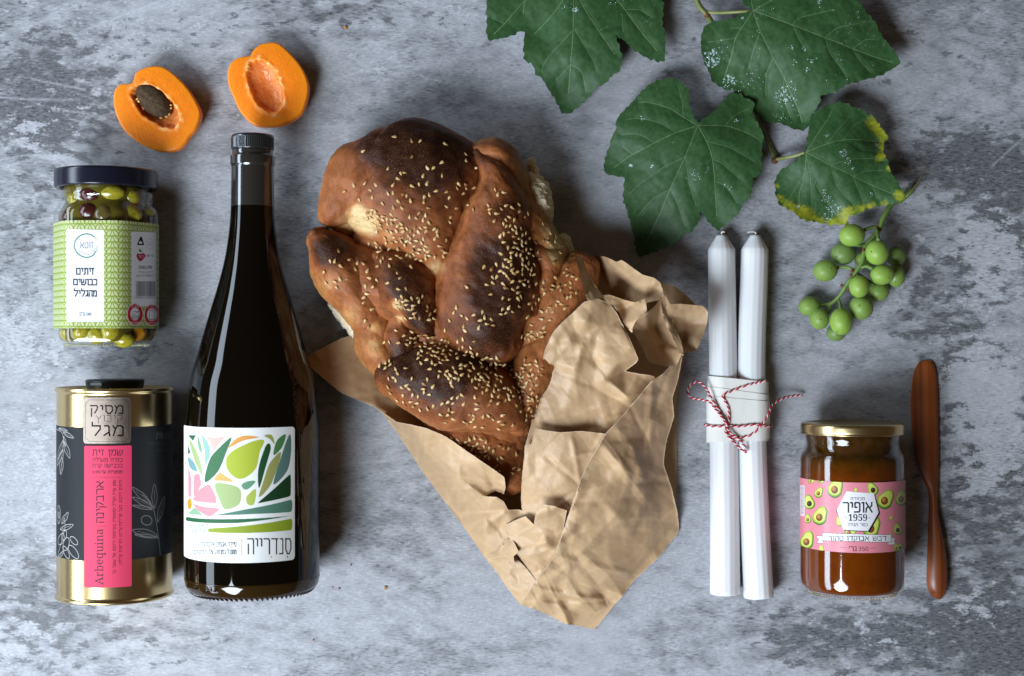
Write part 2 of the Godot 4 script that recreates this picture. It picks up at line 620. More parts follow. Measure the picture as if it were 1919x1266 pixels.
func table() -> void:
	# one tile of paint covers the frame (2084 x 1408 photo pixels of board), the board goes on beyond it
	var w := 1536
	var h := 1038
	var dash := layer(noise(0.2533, 4, 3), w, h, 4, 1)
	var fine := layer(noise(0.3732, 3, 5), w, h, 2, 1)
	var blotch := layer(noise(0.0400, 5, 9), w, h, 2, 1)
	var flake := layer(noise(0.0453, 5, 21), w, h, 2, 1)
	var broad := layer(noise(0.0120, 3, 33), w, h, 4, 2)
	var grain := layer(noise(0.42, 3, 71), w, h, 5, 1)
	var cut := strokes_mask(w, h)
	# places where the paint has worn through to the grey: centre, half sizes, strength
	var worn := [
		[40, 150, 190, 120, 0.42], [120, 220, 130, 70, 0.40], [60, 420, 90, 160, 0.28], [75, 1130, 120, 130, 0.40], [300, 1195, 220, 70, 0.20], [640, 20, 160, 34, 0.42], [930, 40, 90, 70, 0.16],
		[1800, 300, 170, 60, 0.62], [1885, 400, 90, 120, 0.44], [1760, 560, 90, 130, 0.36], [1830, 780, 130, 160, 0.34], [1850, 1000, 120, 160, 0.38], [1770, 1190, 240, 80, 0.46],
		[1560, 1200, 180, 60, 0.26], [1480, 1180, 80, 60, 0.2], [230, 655, 90, 55, 0.30], [1880, 1200, 80, 90, 0.44], [1440, 1010, 40, 14, 0.6], [330, 60, 300, 60, 0.14], [1700, 90, 240, 120, 0.16],
		[900, 1100, 220, 60, 0.05], [1200, 60, 160, 60, 0.1], [1330, 120, 120, 80, 0.1],
	]
	# light paint that has stayed on over the grey
	var kept := [
		[1832, 440, 50, 60, 0.5], [1890, 470, 50, 70, 0.34], [1845, 545, 60, 40, 0.4], [1835, 720, 90, 90, 0.62], [1870, 850, 70, 80, 0.46], [1800, 905, 60, 40, 0.3], [1740, 470, 60, 26, 0.3], [1700, 560, 40, 40, 0.24],
		[60, 250, 70, 40, 0.4], [150, 190, 70, 26, 0.3], [40, 640, 110, 90, 0.42], [70, 880, 60, 120, 0.36], [40, 1210, 90, 60, 0.3], [260, 60, 120, 50, 0.24], [700, 130, 120, 30, 0.22], [880, 20, 60, 20, 0.3], [1640, 1170, 120, 50, 0.26], [1840, 1130, 60, 50, 0.34], [1560, 540, 50, 90, 0.16],
	]
	var gw := 66
	var gh := 46
	var field := PackedFloat32Array()
	field.resize(gw * gh)
	for i in gh:
		for j in gw:
			var u := j * 2084.0 / (gw - 1) - 82.5
			var v := i * 1408.0 / (gh - 1) - 71.0
			var s := 0.0
			for q in worn:
				var a: float = (u - q[0]) / q[2]
				var b: float = (v - q[1]) / q[3]
				s += q[4] * exp(-(a * a + b * b))
			field[i * gw + j] = s
	var field2 := PackedFloat32Array()
	field2.resize(gw * gh)
	for i in gh:
		for j in gw:
			var u := j * 2084.0 / (gw - 1) - 82.5
			var v := i * 1408.0 / (gh - 1) - 71.0
			var s := 0.0
			for q in kept:
				var a: float = (u - q[0]) / q[2]
				var b: float = (v - q[1]) / q[3]
				s += q[4] * exp(-(a * a + b * b))
			field2[i * gw + j] = s
	var data := PackedByteArray()
	data.resize(w * h * 3)
	var rough := PackedByteArray()
	rough.resize(w * h)
	for y in h:
		var fy := float(y) / h * (gh - 1)
		var iy := mini(int(fy), gh - 2)
		fy -= iy
		for x in w:
			var fx := float(x) / w * (gw - 1)
			var ix := mini(int(fx), gw - 2)
			fx -= ix
			var o := iy * gw + ix
			var fld := lerpf(lerpf(field[o], field[o + 1], fx), lerpf(field[o + gw], field[o + gw + 1], fx), fy)
			var fl2 := lerpf(lerpf(field2[o], field2[o + 1], fx), lerpf(field2[o + gw], field2[o + gw + 1], fx), fy)
			var k := y * w + x
			var ds := dash[k] / 255.0 - 0.5
			var fi := fine[k] / 255.0 - 0.5
			var bl := blotch[k] / 255.0 - 0.5
			var fl := flake[k] / 255.0 - 0.5
			var br := broad[k] / 255.0 - 0.5
			var c := cut[k] / 255.0
			# a light coat brushed on in short horizontal strokes over grey, worn through in crisp edged patches
			var dens := ss(-0.30, 0.34, br + bl * 0.5 + fld * 0.5)
			var tone := 0.665 - 0.07 * ss(-0.10, 0.36, ds * 0.8 + bl * 0.45) * (0.25 + 0.9 * dens) - 0.085 * ss(-0.4, 0.5, bl + fi * 0.3 + br * 0.7) * (0.35 + 0.8 * dens)
			var grey := ss(0.10, 0.52, fld + bl * 0.55 + ds * 0.4 + fi * 0.15)
			tone = lerpf(tone, 0.49 + ds * 0.12 + bl * 0.06, grey * 0.8)
			var bare := ss(0.365, 0.42, fl * 0.85 + fi * 0.30 + ds * 0.18 + fld)
			tone = lerpf(tone, 0.375 + bl * 0.05 + ds * 0.05, bare * 0.82)
			# flecks of paint left standing, pinholes, brush grain
			tone = lerpf(tone, 0.75, ss(0.20, 0.30, -ds * 0.7 - bl * 0.5 + fi * 0.25) * 0.55)
			tone = lerpf(tone, 0.715, ss(0.30, 0.36, bl * 0.55 - fl * 0.55 + fi * 0.3 + fl2) * 0.85)
			# crisp brush grain: short dark and light strokes along the board
			var gr := grain[k] / 255.0 - 0.5
			tone -= ss(0.08, 0.24, gr) * 0.10 * (0.35 + dens)
			tone += ss(0.10, 0.26, -gr) * 0.065
			tone -= ss(0.36, 0.46, fi * 0.7 + ds * 0.5) * 0.12
			tone += fi * 0.13 + ds * 0.09
			tone = lerpf(tone, 0.76, c * 0.6)
			tone = clampf(tone, 0.1, 0.95)
			data[k * 3] = int(tone * 240.0)
			data[k * 3 + 1] = int(tone * 242.0)
			data[k * 3 + 2] = int(minf(tone * 0.968 + 0.004, 1.0) * 255.0)
			rough[k] = int(clampf(0.62 - bare * 0.10 + fi * 0.2, 0.0, 1.0) * 255.0)
	var m := mat(Color.WHITE, 1.0, 0.38)
	m.resource_name = "worn paint"
	m.albedo_texture = ImageTexture.create_from_image(Image.create_from_data(w, h, false, Image.FORMAT_RGB8, data))
	m.roughness_texture = ImageTexture.create_from_image(Image.create_from_data(w, h, false, Image.FORMAT_L8, rough))
	m.roughness_texture_channel = BaseMaterial3D.TEXTURE_CHANNEL_GRAYSCALE
	m.heightmap_enabled = true
	m.heightmap_texture = m.roughness_texture
	m.heightmap_scale = 0.02
	var tw := 2084.0 * px(0.0)
	var th := 1408.0 * px(0.0)
	var ex := 0.8
	var ez := 0.6
	var v := PackedVector3Array([Vector3(-ex, 0, -ez), Vector3(ex, 0, -ez), Vector3(ex, 0, ez), Vector3(-ex, 0, ez), Vector3(-ex, -0.03, -ez), Vector3(ex, -0.03, -ez), Vector3(ex, -0.03, ez), Vector3(-ex, -0.03, ez)])
	var uv := PackedVector2Array()
	for p in v: uv.append(Vector2(p.x / tw + 0.5, p.z / th + 0.5))
	var mesh := build(v, PackedInt32Array([0, 1, 2, 0, 2, 3, 4, 6, 5, 4, 7, 6, 0, 4, 5, 0, 5, 1, 1, 5, 6, 1, 6, 2, 2, 6, 7, 2, 7, 3, 3, 7, 4, 3, 4, 0]), uv)
	# flat normals: each side of the board is a plane of its own
	var st2 := SurfaceTool.new()
	st2.create_from(mesh, 0)
	st2.deindex()
	st2.set_smooth_group(-1)
	var flat := SurfaceTool.new()
	flat.begin(Mesh.PRIMITIVE_TRIANGLES)
	flat.set_smooth_group(-1)
	var arr := st2.commit_to_arrays()
	for k in arr[Mesh.ARRAY_VERTEX].size():
		flat.set_smooth_group(-1)
		flat.set_uv(arr[Mesh.ARRAY_TEX_UV][k])
		flat.add_vertex(arr[Mesh.ARRAY_VERTEX][k])
	flat.generate_normals()
	flat.generate_tangents()
	var t := put("tabletop", flat.commit(), m)
	tag(t, "worn grey blue painted tabletop with scratches and bare patches", "", "", "structure")

# ------------------------------------------------------------------ bottle, jars and tin, each lying on its side
func lay(o: Node3D, axis: Vector3) -> void:
	o.position = axis
	o.rotation = Vector3(-PI / 2, 0, 0)

# profile given as [half width in photo pixels, v] -> [radius, y]
func prof(raw: Array, base_v: float, h: float) -> Array:
	var out := []
	for p in raw:
		var e := [p[0] * px(h), (base_v - p[1]) * px(h)]
		if p.size() > 2: e.append(1)
		out.append(e)
	return out

func glass(c := Color(1, 1, 1, 0.05), rough := 0.03) -> StandardMaterial3D:
	var m := mat(c, rough, 0.5)
	m.transparency = BaseMaterial3D.TRANSPARENCY_ALPHA
	return m

func printed(pr: Print, rough := 0.5, spec := 0.4, metal := 0.0) -> StandardMaterial3D:
	var m := mat(Color(0.92, 0.92, 0.92), rough, spec, metal)
	m.albedo_texture = pr.texture()
	m.texture_repeat = false
	return m

# raised lettering bent round a body
func relief(text: String, r: float, y0: float, height: float, t0: float, t1: float) -> ArrayMesh:
	var t := TextMesh.new()
	t.text = text
	t.font = font()
	t.font_size = 32
	t.depth = 4.0
	t.pixel_size = 1.0
	t.curve_step = 3.0
	var a := t.get_mesh_arrays()
	var vs: PackedVector3Array = a[Mesh.ARRAY_VERTEX]
	var lo := vs[0]
	var hi := vs[0]
	for p in vs:
		lo = lo.min(p)
		hi = hi.max(p)
	for k in vs.size():
		var f := (vs[k] - lo) / (hi - lo)
		var th := lerpf(t0, t1, f.x)
		var rr := r - 0.0003 + 0.0009 * f.z
		vs[k] = Vector3(rr * sin(th), y0 + f.y * height, rr * cos(th))
	var idx: PackedInt32Array = a[Mesh.ARRAY_INDEX] if a[Mesh.ARRAY_INDEX] != null else PackedInt32Array(range(vs.size()))
	var b := []
	b.resize(Mesh.ARRAY_MAX)
	b[Mesh.ARRAY_VERTEX] = vs
	b[Mesh.ARRAY_INDEX] = idx
	var st := SurfaceTool.new()
	st.create_from_arrays(b)
	st.deindex()
	var flat := SurfaceTool.new()
	flat.begin(Mesh.PRIMITIVE_TRIANGLES)
	var c := st.commit_to_arrays()
	for k in c[Mesh.ARRAY_VERTEX].size():
		flat.set_smooth_group(-1)
		flat.add_vertex(c[Mesh.ARRAY_VERTEX][k])
	flat.generate_normals()
	return flat.commit()

func bottle() -> void:
	var hh := 0.043
	var base_v := 1103.0
	var axis := at(473.5, base_v, hh)
	var t := thing("cider_bottle", "dark glass cider bottle lying flat with a white label of painted pears and leaves", "bottle", axis)
	lay(t, axis)
	var k := px(hh)
	var raw := [[0, 1094, 1], [70, 1096, 1], [104, 1103], [114, 1101], [121, 1094], [124.4, 1082], [125, 1066], [125, 850], [124, 800], [120.5, 755], [114, 707], [101, 662], [88.5, 618], [75.5, 574], [62.5, 530], [51.5, 485], [44.5, 441], [41, 404], [39.5, 360], [38.5, 315], [36, 300], [36, 262], [10, 258, 1], [0, 258, 1]]
	var body := lathe(smooth_profile(prof(raw, base_v, hh), 0.0016), 128)
	var gm := mat(lin(0.0022, 0.0016, 0.0010), 0.04, 0.42)
	# faint dust on the glass
	put("glass_body", body, gm, t)
	# the amber rim where the glass at the foot is thin
	var foot := lathe(smooth_profile(prof([[70, 1095.5, 1], [104, 1103.6], [114.4, 1101.4], [121.5, 1094.2], [124.9, 1082], [125.4, 1076], [125.0, 1075.5, 1]], base_v, hh), 0.001), 128)
	put("glass_foot", foot, mat(lin(0.022, 0.011, 0.0025), 0.06, 0.5), t)
	# bearing ridges moulded round the foot
	var ridge := ovoid(Vector3(0.0009, 0.0026, 0.0009), 8, 6)
	var rs := SurfaceTool.new()
	for j in 76:
		var th := TAU * j / 76
		var r := 113.5 * k
		rs.append_from(ridge, 0, Transform3D(Basis(Vector3.UP, th) * Basis(Vector3.RIGHT, 0.75) * Basis(Vector3.BACK, 0.35), Vector3(r * sin(th), 0.0006, r * cos(th))))
	put("foot_ridges", rs.commit(), mat(lin(0.012, 0.006, 0.002), 0.08, 0.5), t)
	put("moulded_lettering", relief("750ml", 124.6 * k, (base_v - 1088) * k, 9.0 * k, -1.06, -0.72), mat(lin(0.03, 0.018, 0.006), 0.05, 0.5), t)
	put("moulded_lettering", relief("8-1.8", 124.6 * k, (base_v - 1088) * k, 9.0 * k, -0.56, -0.34), mat(lin(0.03, 0.018, 0.006), 0.05, 0.5), t)

	# capsule: a clear grey shrink sleeve and a knurled metal cap
	var sl := [[40.4, 404, 1], [40.0, 360], [39.4, 316], [39.6, 312, 1], [41.2, 309], [41.4, 300], [41.0, 293], [38.2, 291], [37.6, 287], [38.0, 282, 1], [36.5, 281.5, 1]]
	var sleeve := mat(lin(0.020, 0.018, 0.016), 0.14, 0.6)
	sleeve.clearcoat_enabled = true
	sleeve.clearcoat = 0.6
	sleeve.clearcoat_roughness = 0.1
	var cap := put("capsule_sleeve", lathe(smooth_profile(prof(sl, base_v, hh), 0.0008), 96), sleeve, t)
	var knurl := func(th: float, r: float, y: float) -> float:
		return r * (1.0 - (0.022 if int(floor(th / TAU * 120)) % 2 == 0 and y > (base_v - 279.0) * k and y < (base_v - 259.0) * k else 0.0))
	var cp := [[37.5, 281.5, 1], [39.6, 280.5, 1], [39.8, 279, 1], [39.8, 259.5, 1], [39.2, 256], [37.5, 253.5], [34, 252.6], [20, 252.4], [0, 252.4, 1]]
	put("screw_cap", lathe(smooth_profile(prof(cp, base_v, hh), 0.0006), 240, knurl), mat(lin(0.10, 0.105, 0.11), 0.22, 0.5, 0.85), t)

	# label
	var ext := [(base_v - 1034.5) * k, (base_v - 793.5) * k, -1.29, on_body(552.5, 930, axis, hh + 0.0002).x]
	var pr := Print.new(1024, 955, Color8(236, 236, 232))
	pr.map = label_map(pr, axis, hh + 0.0002, ext, Vector2(320, 740), 0.3159)
	pr.fill([[105, 237], [152, 238], [133, 272]], Color8(56, 104, 66))
	pr.fill([[103, 290], [118, 340], [103, 352]], Color8(56, 104, 66))
	pr.blob([[112, 262], [150, 320], [178, 400], [190, 478], [160, 430], [130, 350]], Color8(164, 182, 122))
	pr.blob([[105, 368], [140, 400], [158, 450], [125, 440], [108, 410]], Color8(120, 160, 160))
	pr.blob([[160, 242], [180, 290], [186, 345], [165, 310]], Color8(130, 172, 132))
	pr.blob([[185, 237], [225, 290], [235, 350], [205, 413], [203, 330]], Color8(146, 184, 170))
	pr.blob([[217, 247], [270, 252], [325, 243], [290, 285], [262, 330], [240, 290]], Color8(236, 180, 168), 0.1)
	pr.blob([[360, 252], [290, 310], [230, 385], [203, 515], [280, 455], [330, 340]], Color8(62, 112, 74))
	pr.blob([[345, 312], [380, 265], [440, 240], [523, 250], [430, 270]], Color8(222, 158, 78))
	pr.blob([[553, 268], [470, 280], [350, 345], [330, 420], [370, 480], [430, 495], [505, 435], [528, 340]], Color8(172, 184, 54))
	pr.blob([[555, 240], [600, 237], [617, 290], [590, 262]], Color8(150, 160, 82))
	pr.blob([[587, 288], [560, 310], [520, 440], [525, 550], [560, 440], [592, 330]], Color8(26, 74, 38))
	pr.blob([[683, 233], [630, 270], [610, 355], [660, 310]], Color8(76, 126, 72))
	pr.blob([[705, 233], [650, 380], [610, 528], [690, 450], [715, 330]], Color8(88, 122, 112))
	pr.blob([[655, 343], [590, 400], [550, 510], [525, 605], [600, 520]], Color8(152, 152, 86))
	pr.blob([[710, 470], [625, 545], [518, 640], [690, 605], [712, 590]], Color8(22, 60, 28), 0.06)
	pr.blob([[258, 502], [290, 460], [320, 475], [372, 513], [300, 508]], Color8(226, 172, 100))
	pr.blob([[262, 530], [330, 525], [410, 555], [415, 630], [380, 665], [320, 675], [290, 620]], Color8(164, 182, 122))
	pr.blob([[420, 535], [450, 513], [503, 510], [470, 550], [440, 560]], Color8(100, 150, 114))
	pr.blob([[505, 558], [452, 600], [455, 645], [495, 645]], Color8(172, 188, 82))
	for petal in [[[104, 430], [125, 500], [122, 600], [105, 590]], [[138, 480], [170, 468], [182, 530], [138, 600]], [[134, 622], [170, 560], [230, 530], [268, 600], [268, 640], [200, 636]], [[133, 645], [200, 662], [290, 674], [232, 720], [170, 690]]]:
		pr.blob(petal, Color8(236, 146, 152), 0.1)
	pr.disc([113, 645], 13, 33, Color8(226, 152, 44))
	pr.fill([[104, 702], [145, 665], [195, 713]], Color8(140, 178, 140))
	pr.blob([[260, 712], [430, 680], [712, 620], [713, 692], [500, 704]], Color8(84, 126, 106), 0.05)
	pr.blob([[101, 722], [350, 735], [600, 725], [710, 715], [400, 758], [101, 746]], Color8(42, 98, 60), 0.05)
	pr.blob([[232, 790], [480, 770], [714, 733], [714, 800], [500, 816], [232, 813]], Color8(142, 158, 40), 0.05)
	var ink := Color8(26, 30, 34)
	pr.hebrew("המתססה", [101, 770, 220, 808], 4.6, Color8(30, 66, 42))
	pr.hebrew("סנדרייה", [458, 852, 715, 940], 9.5, ink)
	pr.line([[690, 955], [694, 962]], 6.0, ink)
	pr.line([[597, 957], [597, 962]], 5.0, ink)
	pr.line([[422, 852], [422, 955]], 2.6, Color8(60, 64, 66))
	pr.hebrew("סיידר אגסים אלכוהולי", [176, 872, 390, 898], 4.0, Color8(34, 38, 42))
	pr.latin("7.2%", font(), [138, 872, 168, 897], Color8(52, 56, 60))
	pr.hebrew("מתובל במרווה, עלי ורדים ותה", [132, 918, 390, 942], 4.6, Color8(26, 30, 34))
	var lm := printed(pr, 0.55, 0.35)
	put("paper_label", around(hh + 0.00025, ext[0], ext[1], ext[2], ext[3], 0.0022), lm, t)

func honey_jar() -> void:
	var hh := 0.0335
	var base_v := 1108.0
	var axis := at(1596.5, base_v, hh)
	var t := thing("honey_jar", "round glass jar of dark honey with a gold lid and a pink avocado label", "jar", axis)
	lay(t, axis)
	var k := px(hh)
	var out := [[0, 1104, 1], [60, 1104], [78, 1107.5], [86, 1106], [92, 1100], [95, 1091], [96, 1080], [96, 860], [95, 851], [91.5, 843], [88, 836], [87, 830], [87.5, 820], [87, 800]]
	put("glass", lathe(smooth_profile(prof(out, base_v, hh), 0.0012), 128), glass(Color(1, 1, 1, 0.0)), t)
	var inn := [[0, 1102.5, 1], [64, 1102.5], [84, 1101.5], [91.5, 1095], [94, 1084], [94.8, 1072], [94.8, 862], [93, 853], [87, 845], [84, 838], [83, 830], [83, 812], [0, 810, 1]]
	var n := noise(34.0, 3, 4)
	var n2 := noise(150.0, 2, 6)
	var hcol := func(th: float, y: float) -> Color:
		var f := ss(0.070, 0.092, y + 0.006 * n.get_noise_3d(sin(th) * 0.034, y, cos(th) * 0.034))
		var c := Color(0.120, 0.0235, 0.0020).lerp(Color(0.040, 0.017, 0.0040), f)  # browner top is its own colour; glow of the lower honey is painted in
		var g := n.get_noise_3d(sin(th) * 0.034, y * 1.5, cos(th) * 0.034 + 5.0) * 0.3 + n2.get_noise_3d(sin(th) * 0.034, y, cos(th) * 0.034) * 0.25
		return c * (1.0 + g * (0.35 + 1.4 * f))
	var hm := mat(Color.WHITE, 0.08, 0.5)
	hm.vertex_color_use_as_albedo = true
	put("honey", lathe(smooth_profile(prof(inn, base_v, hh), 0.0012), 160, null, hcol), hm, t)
	# lid
	var lid := [[84, 812, 1], [92, 812.5, 1], [94.6, 811.5], [95.2, 810], [94.2, 808.5], [94.6, 806], [94.9, 797], [94, 793.5], [92, 791.5], [89, 791], [86, 792, 1], [84, 793.5, 1], [0, 793.5, 1]]
	var gold := mat(lin(0.60, 0.46, 0.24), 0.27, 0.5, 1.0)
	put("lid", lathe(smooth_profile(prof(lid, base_v, hh), 0.0006), 128), gold, t)
	# bearing ridges on the foot
	var ridge := ovoid(Vector3(0.0006, 0.0012, 0.0009), 8, 6)
	var rs := SurfaceTool.new()
	for j in 90:
		var th := TAU * j / 90
		rs.append_from(ridge, 0, Transform3D(Basis(Vector3.UP, th), Vector3(79.5 * k * sin(th), 0.0003, 79.5 * k * cos(th))))
	put("foot_ridges", rs.commit(), glass(Color(0.6, 0.5, 0.3, 0.3)), t)
	# label all round, seam at the back
	var ext := [(base_v - 1021.0) * k, (base_v - 894.0) * k, -2.9, 2.9]
	var pr := Print.new(2048, 480, Color8(226, 136, 148))
	pr.map = label_map(pr, axis, hh + 0.0002, ext, Vector2(1470, 660), 0.3871)
	var avo := func(x: float, y: float, s: float, deg: float, pit := 0) -> void:
		var r := deg_to_rad(deg)
		var shape := [[0, -1.0], [0.42, -0.7], [0.62, -0.1], [0.72, 0.4], [0.45, 0.85], [0, 0.98], [-0.45, 0.85], [-0.72, 0.4], [-0.62, -0.1], [-0.42, -0.7]]
		var place := func(k2: float, dy: float, dx: float) -> Array:
			var o := []
			for p in shape:
				var q := Vector2(p[0] * k2 + dx, p[1] * k2 + dy).rotated(r) * s
				o.append([x + q.x, y + q.y])
			return o
		pr.blob(place.call(1.0, 0.06, 0.05), Color8(70, 112, 48))
		pr.blob(place.call(0.93, 0.0, -0.03), Color8(150, 182, 52))
		pr.blob(place.call(0.78, 0.0, -0.03), Color8(216, 222, 110))
		var q := Vector2(0, 0.28).rotated(r) * s
		if pit != 2:
			pr.disc([x + q.x, y + q.y], s * 0.34, s * 0.38, Color8(120, 76, 34) if pit == 0 else Color8(44, 34, 30))
			pr.disc([x + q.x - s * 0.08, y + q.y - s * 0.1], s * 0.18, s * 0.22, Color8(190, 130, 66) if pit == 0 else Color8(80, 66, 58))
	for a in [[248, 652, 50, 25, 0], [167, 676, 27, 30, 0], [118, 722, 36, -12, 1], [174, 786, 48, 25, 0], [112, 803, 22, 0, 0], [110, 905, 46, 20, 0], [492, 706, 52, 35, 0], [424, 658, 34, -28, 1], [266, 815, 26, -10, 2],
			[425, 840, 54, 30, 0], [320, 872, 30, 70, 0], [178, 948, 18, 0, 2], [547, 852, 30, -10, 1], [541, 942, 18, 0, 0], [130, 622, 16, 80, 0], [176, 622, 16, 100, 0], [345, 664, 12, 10, 2], [516, 800, 12, 40, 2], [512, 886, 14, 0, 2], [566, 700, 40, 10, 0], [560, 940, 20, 0, 1]]:
		avo.call(a[0], a[1], a[2], a[3], a[4])
	# the parts of the print that wrap out of sight
	for a in [[-0.2, 0.5], [0.07, 0.3], [0.93, 0.6]]:
		pr.im.fill_rect(Rect2i(int(maxf(a[0], 0.02) * 2048), int(a[1] * 300), 60, 60), Color8(216, 222, 110))
	pr.fill([[76, 642], [97, 644], [97, 792], [76, 790]], Color8(232, 226, 226))
	for j in 24: pr.line([[79, 648 + j * 5.8], [94, 649 + j * 5.8]], 1.5 + (j * 7 % 5) * 0.5, Color8(90, 80, 84))
	var ink := Color8(28, 24, 26)
	pr.fill([[306, 678], [438, 688], [463, 778], [412, 868], [290, 862], [248, 764]], ink)
	pr.fill([[300, 672], [432, 682], [455, 775], [404, 864], [284, 858], [252, 762]], Color8(236, 234, 236))
	pr.hebrew("מכוורת", [320, 702, 388, 714], 3.0, Color8(70, 66, 70))
	pr.hebrew("אופיר", [284, 727, 424, 772], 10.0, ink)
	pr.latin("1959", font(true, true), [309, 782, 400, 816], ink)
	pr.disc([297, 799], 2.5, 2.5, ink)
	pr.disc([412, 801], 2.5, 2.5, ink)
	pr.hebrew("כפר תגלה", [307, 828, 402, 840], 3.0, Color8(70, 66, 70))
	for rib in [[[152, 888], [186, 888], [186, 924], [155, 922], [166, 906]], [[512, 896], [538, 898], [530, 914], [540, 930], [502, 931], [502, 912]]]:
		pr.fill(rib, Color8(232, 230, 232))
		pr.line(rib, 2.0, ink, true)
	var rb := [[183, 872], [350, 878], [518, 881], [518, 917], [350, 914], [183, 909]]
	pr.fill(rb, Color8(236, 234, 236))
	pr.line(rb, 2.4, ink, true)
	pr.hebrew("דבש אבוקדו טהור", [212, 890, 492, 910], 4.2, ink)
	pr.latin("350", font(), [358, 940, 405, 961], ink)
	pr.hebrew("גר'", [312, 940, 348, 961], 4.4, ink)
	pr.line([[266, 944], [298, 945]], 1.8, ink)
	pr.line([[414, 947], [446, 947]], 1.8, ink)
	put("paper_label", around(hh + 0.0002, ext[0], ext[1], ext[2], ext[3], 0.0, null, 120), printed(pr, 0.32, 0.5), t)

func hex_radius(th: float) -> float:
	var s := 0.0
	for j in 6:
		var c := cos(th - TAU * j / 6)
		if c > 0.0: s += pow(c, 11.0)
	return pow(s, -1.0 / 11.0)

func olive_jar() -> void:
	var hh := 0.0326
	var base_v := 647.0
	var axis := at(199.5, base_v, hh)
	var t := thing("olive_jar", "six sided glass jar with a navy lid and a lime green leaf patterned label", "jar", axis)
	lay(t, axis)
	var k := px(hh)
	var top := (base_v - 398.0) * k
	var six := func(th: float, r: float, y: float) -> float:
		var f := ss((base_v - 376.0) * k, (base_v - 400.0) * k, y)
		return r * lerpf(1.0, hex_radius(th), f)
	# pixels of half width across the flats
	var out := [[0, 643, 1], [60, 643], [75, 646.5], [82.5, 645], [87, 640], [89.1, 632], [89.5, 622], [89.5, 402], [88.6, 394], [86, 386], [83.5, 380], [84, 374], [86, 369], [85, 364], [82, 358], [82, 345]]
	put("glass", lathe(smooth_profile(prof(out, base_v, hh), 0.0012), 144, six), glass(Color(1, 1, 1, 0.0)), t)
	# the oil and brine, a murky olive body in which the olives stand
	var inn := [[0, 640, 1], [58, 640], [77, 638], [80.5, 631], [81.6, 622], [81.6, 406], [79, 395], [76, 387], [73.5, 379], [73.5, 350], [0, 348, 1]]
	var br := mat(lin(0.095, 0.075, 0.008), 0.12, 0.5)
	br.subsurf_scatter_enabled = true
	br.subsurf_scatter_strength = 0.2
	put("brine", lathe(smooth_profile(prof(inn, base_v, hh), 0.002), 96, six), br, t)
	var lid := [[84, 354, 1], [90, 354.5, 1], [93, 353], [93.6, 350], [93.8, 326], [93, 322], [90.5, 320.2], [86, 320, 1], [85, 321.4, 1], [0, 321.4, 1]]
	var navy := mat(lin(0.006, 0.007, 0.016), 0.24, 0.5)
	put("lid", lathe(smooth_profile(prof(lid, base_v, hh), 0.0008), 128), navy, t)
	var ridge := ovoid(Vector3(0.0006, 0.0012, 0.0009), 8, 6)
	var rs := SurfaceTool.new()
	for j in 80:
		var th := TAU * j / 80
		rs.append_from(ridge, 0, Transform3D(Basis(Vector3.UP, th), Vector3(76.0 * k * sin(th), 0.0004, 76.0 * k * cos(th))))
	put("foot_ridges", rs.commit(), glass(Color(0.7, 0.7, 0.5, 0.25)), t)
	# label
	var ext := [(base_v - 615.5) * k, (base_v - 420.0) * k, -2.75, 2.75]
	var pr := Print.new(2048, 716, Color8(204, 206, 160))
	var lime := Color8(124, 150, 20)
	for row in 20:
		for col in 26:
			var x := col * 80.0 + 10.0
			var y := row * 40.0 - 6.0
			for s in [-1.0, 1.0]:
				var a := Vector2(x + s * 3.0, y + 30)
				var b := Vector2(x + s * 36.0, y - 12)
				var n := Vector2(-(b - a).y, (b - a).x).normalized() * 12.0
				var m := a.lerp(b, 0.5)
				pr.curve([a, a.lerp(b, 0.3) + n, m + n, a.lerp(b, 0.8) + n * 0.5, b, a.lerp(b, 0.8) - n * 0.5, m - n, a.lerp(b, 0.3) - n], 6.5, lime, true)
	pr.map = label_map(pr, axis, hh + 0.0009, ext, Vector2(0, 280), 0.3161)
	var white := Color8(238, 238, 240)
	pr.fill([[404, 473], [613, 475], [617, 482], [617, 1014], [612, 1020], [406, 1020], [401, 1014], [400, 478]], white)
	pr.fill([[785, 488], [790, 485], [926, 492], [926, 930], [786, 926]], white)
	var ink := Color8(24, 28, 44)
	for j in 3: pr.curve(range(26).map(func(q): return [508 + (66 + j * 3) * cos(0.4 + q * 0.2 + j * 0.2), 568 + (68 + j * 2) * sin(0.4 + q * 0.2 + j * 0.2)]), 3.2 - j * 0.6, Color8(56, 116, 84))
	pr.hebrew("זוטא", [470, 550, 548, 582], 3.6, Color8(30, 36, 44))
	for q in [[[470, 600], [490, 612], [520, 622]], [[545, 600], [562, 588], [582, 570]], [[550, 612], [560, 600], [556, 624]], [[565, 586], [580, 592], [566, 606]]]:
		pr.curve(q, 2.0, Color8(60, 66, 70))
	pr.hebrew("זיתים", [450, 704, 552, 738], 8.5, ink)
	pr.hebrew("כבושים", [435, 769, 573, 801], 8.5, ink)
	pr.hebrew("מהגליל", [437, 836, 570, 868], 8.5, ink)
	pr.latin("260", font(false, true), [504, 966, 537, 983], ink)
	pr.hebrew("גרם", [468, 966, 497, 983], 3.2, ink)
	# side panel: marks, bar code, seals
	pr.fill([[846, 516], [856, 516], [870, 562], [860, 552], [847, 540], [834, 553], [824, 562]], ink)
	pr.fill([[826, 552], [868, 552], [868, 566], [826, 566]], ink)
	pr.fill([[838, 546], [858, 546], [858, 558], [838, 558]], white)
	pr.curve(range(16).map(func(q): return [898 + 16 * cos(TAU * q / 16), 557 + 32 * sin(TAU * q / 16)]), 1.6, Color8(110, 114, 110), true)
	for j in 4: pr.line([[889, 546 + j * 7], [907, 546 + j * 7]], 1.6, Color8(130, 132, 130))
	pr.blob([[846, 662], [822, 636], [826, 616], [846, 618], [868, 614], [876, 634]], Color8(178, 34, 62))
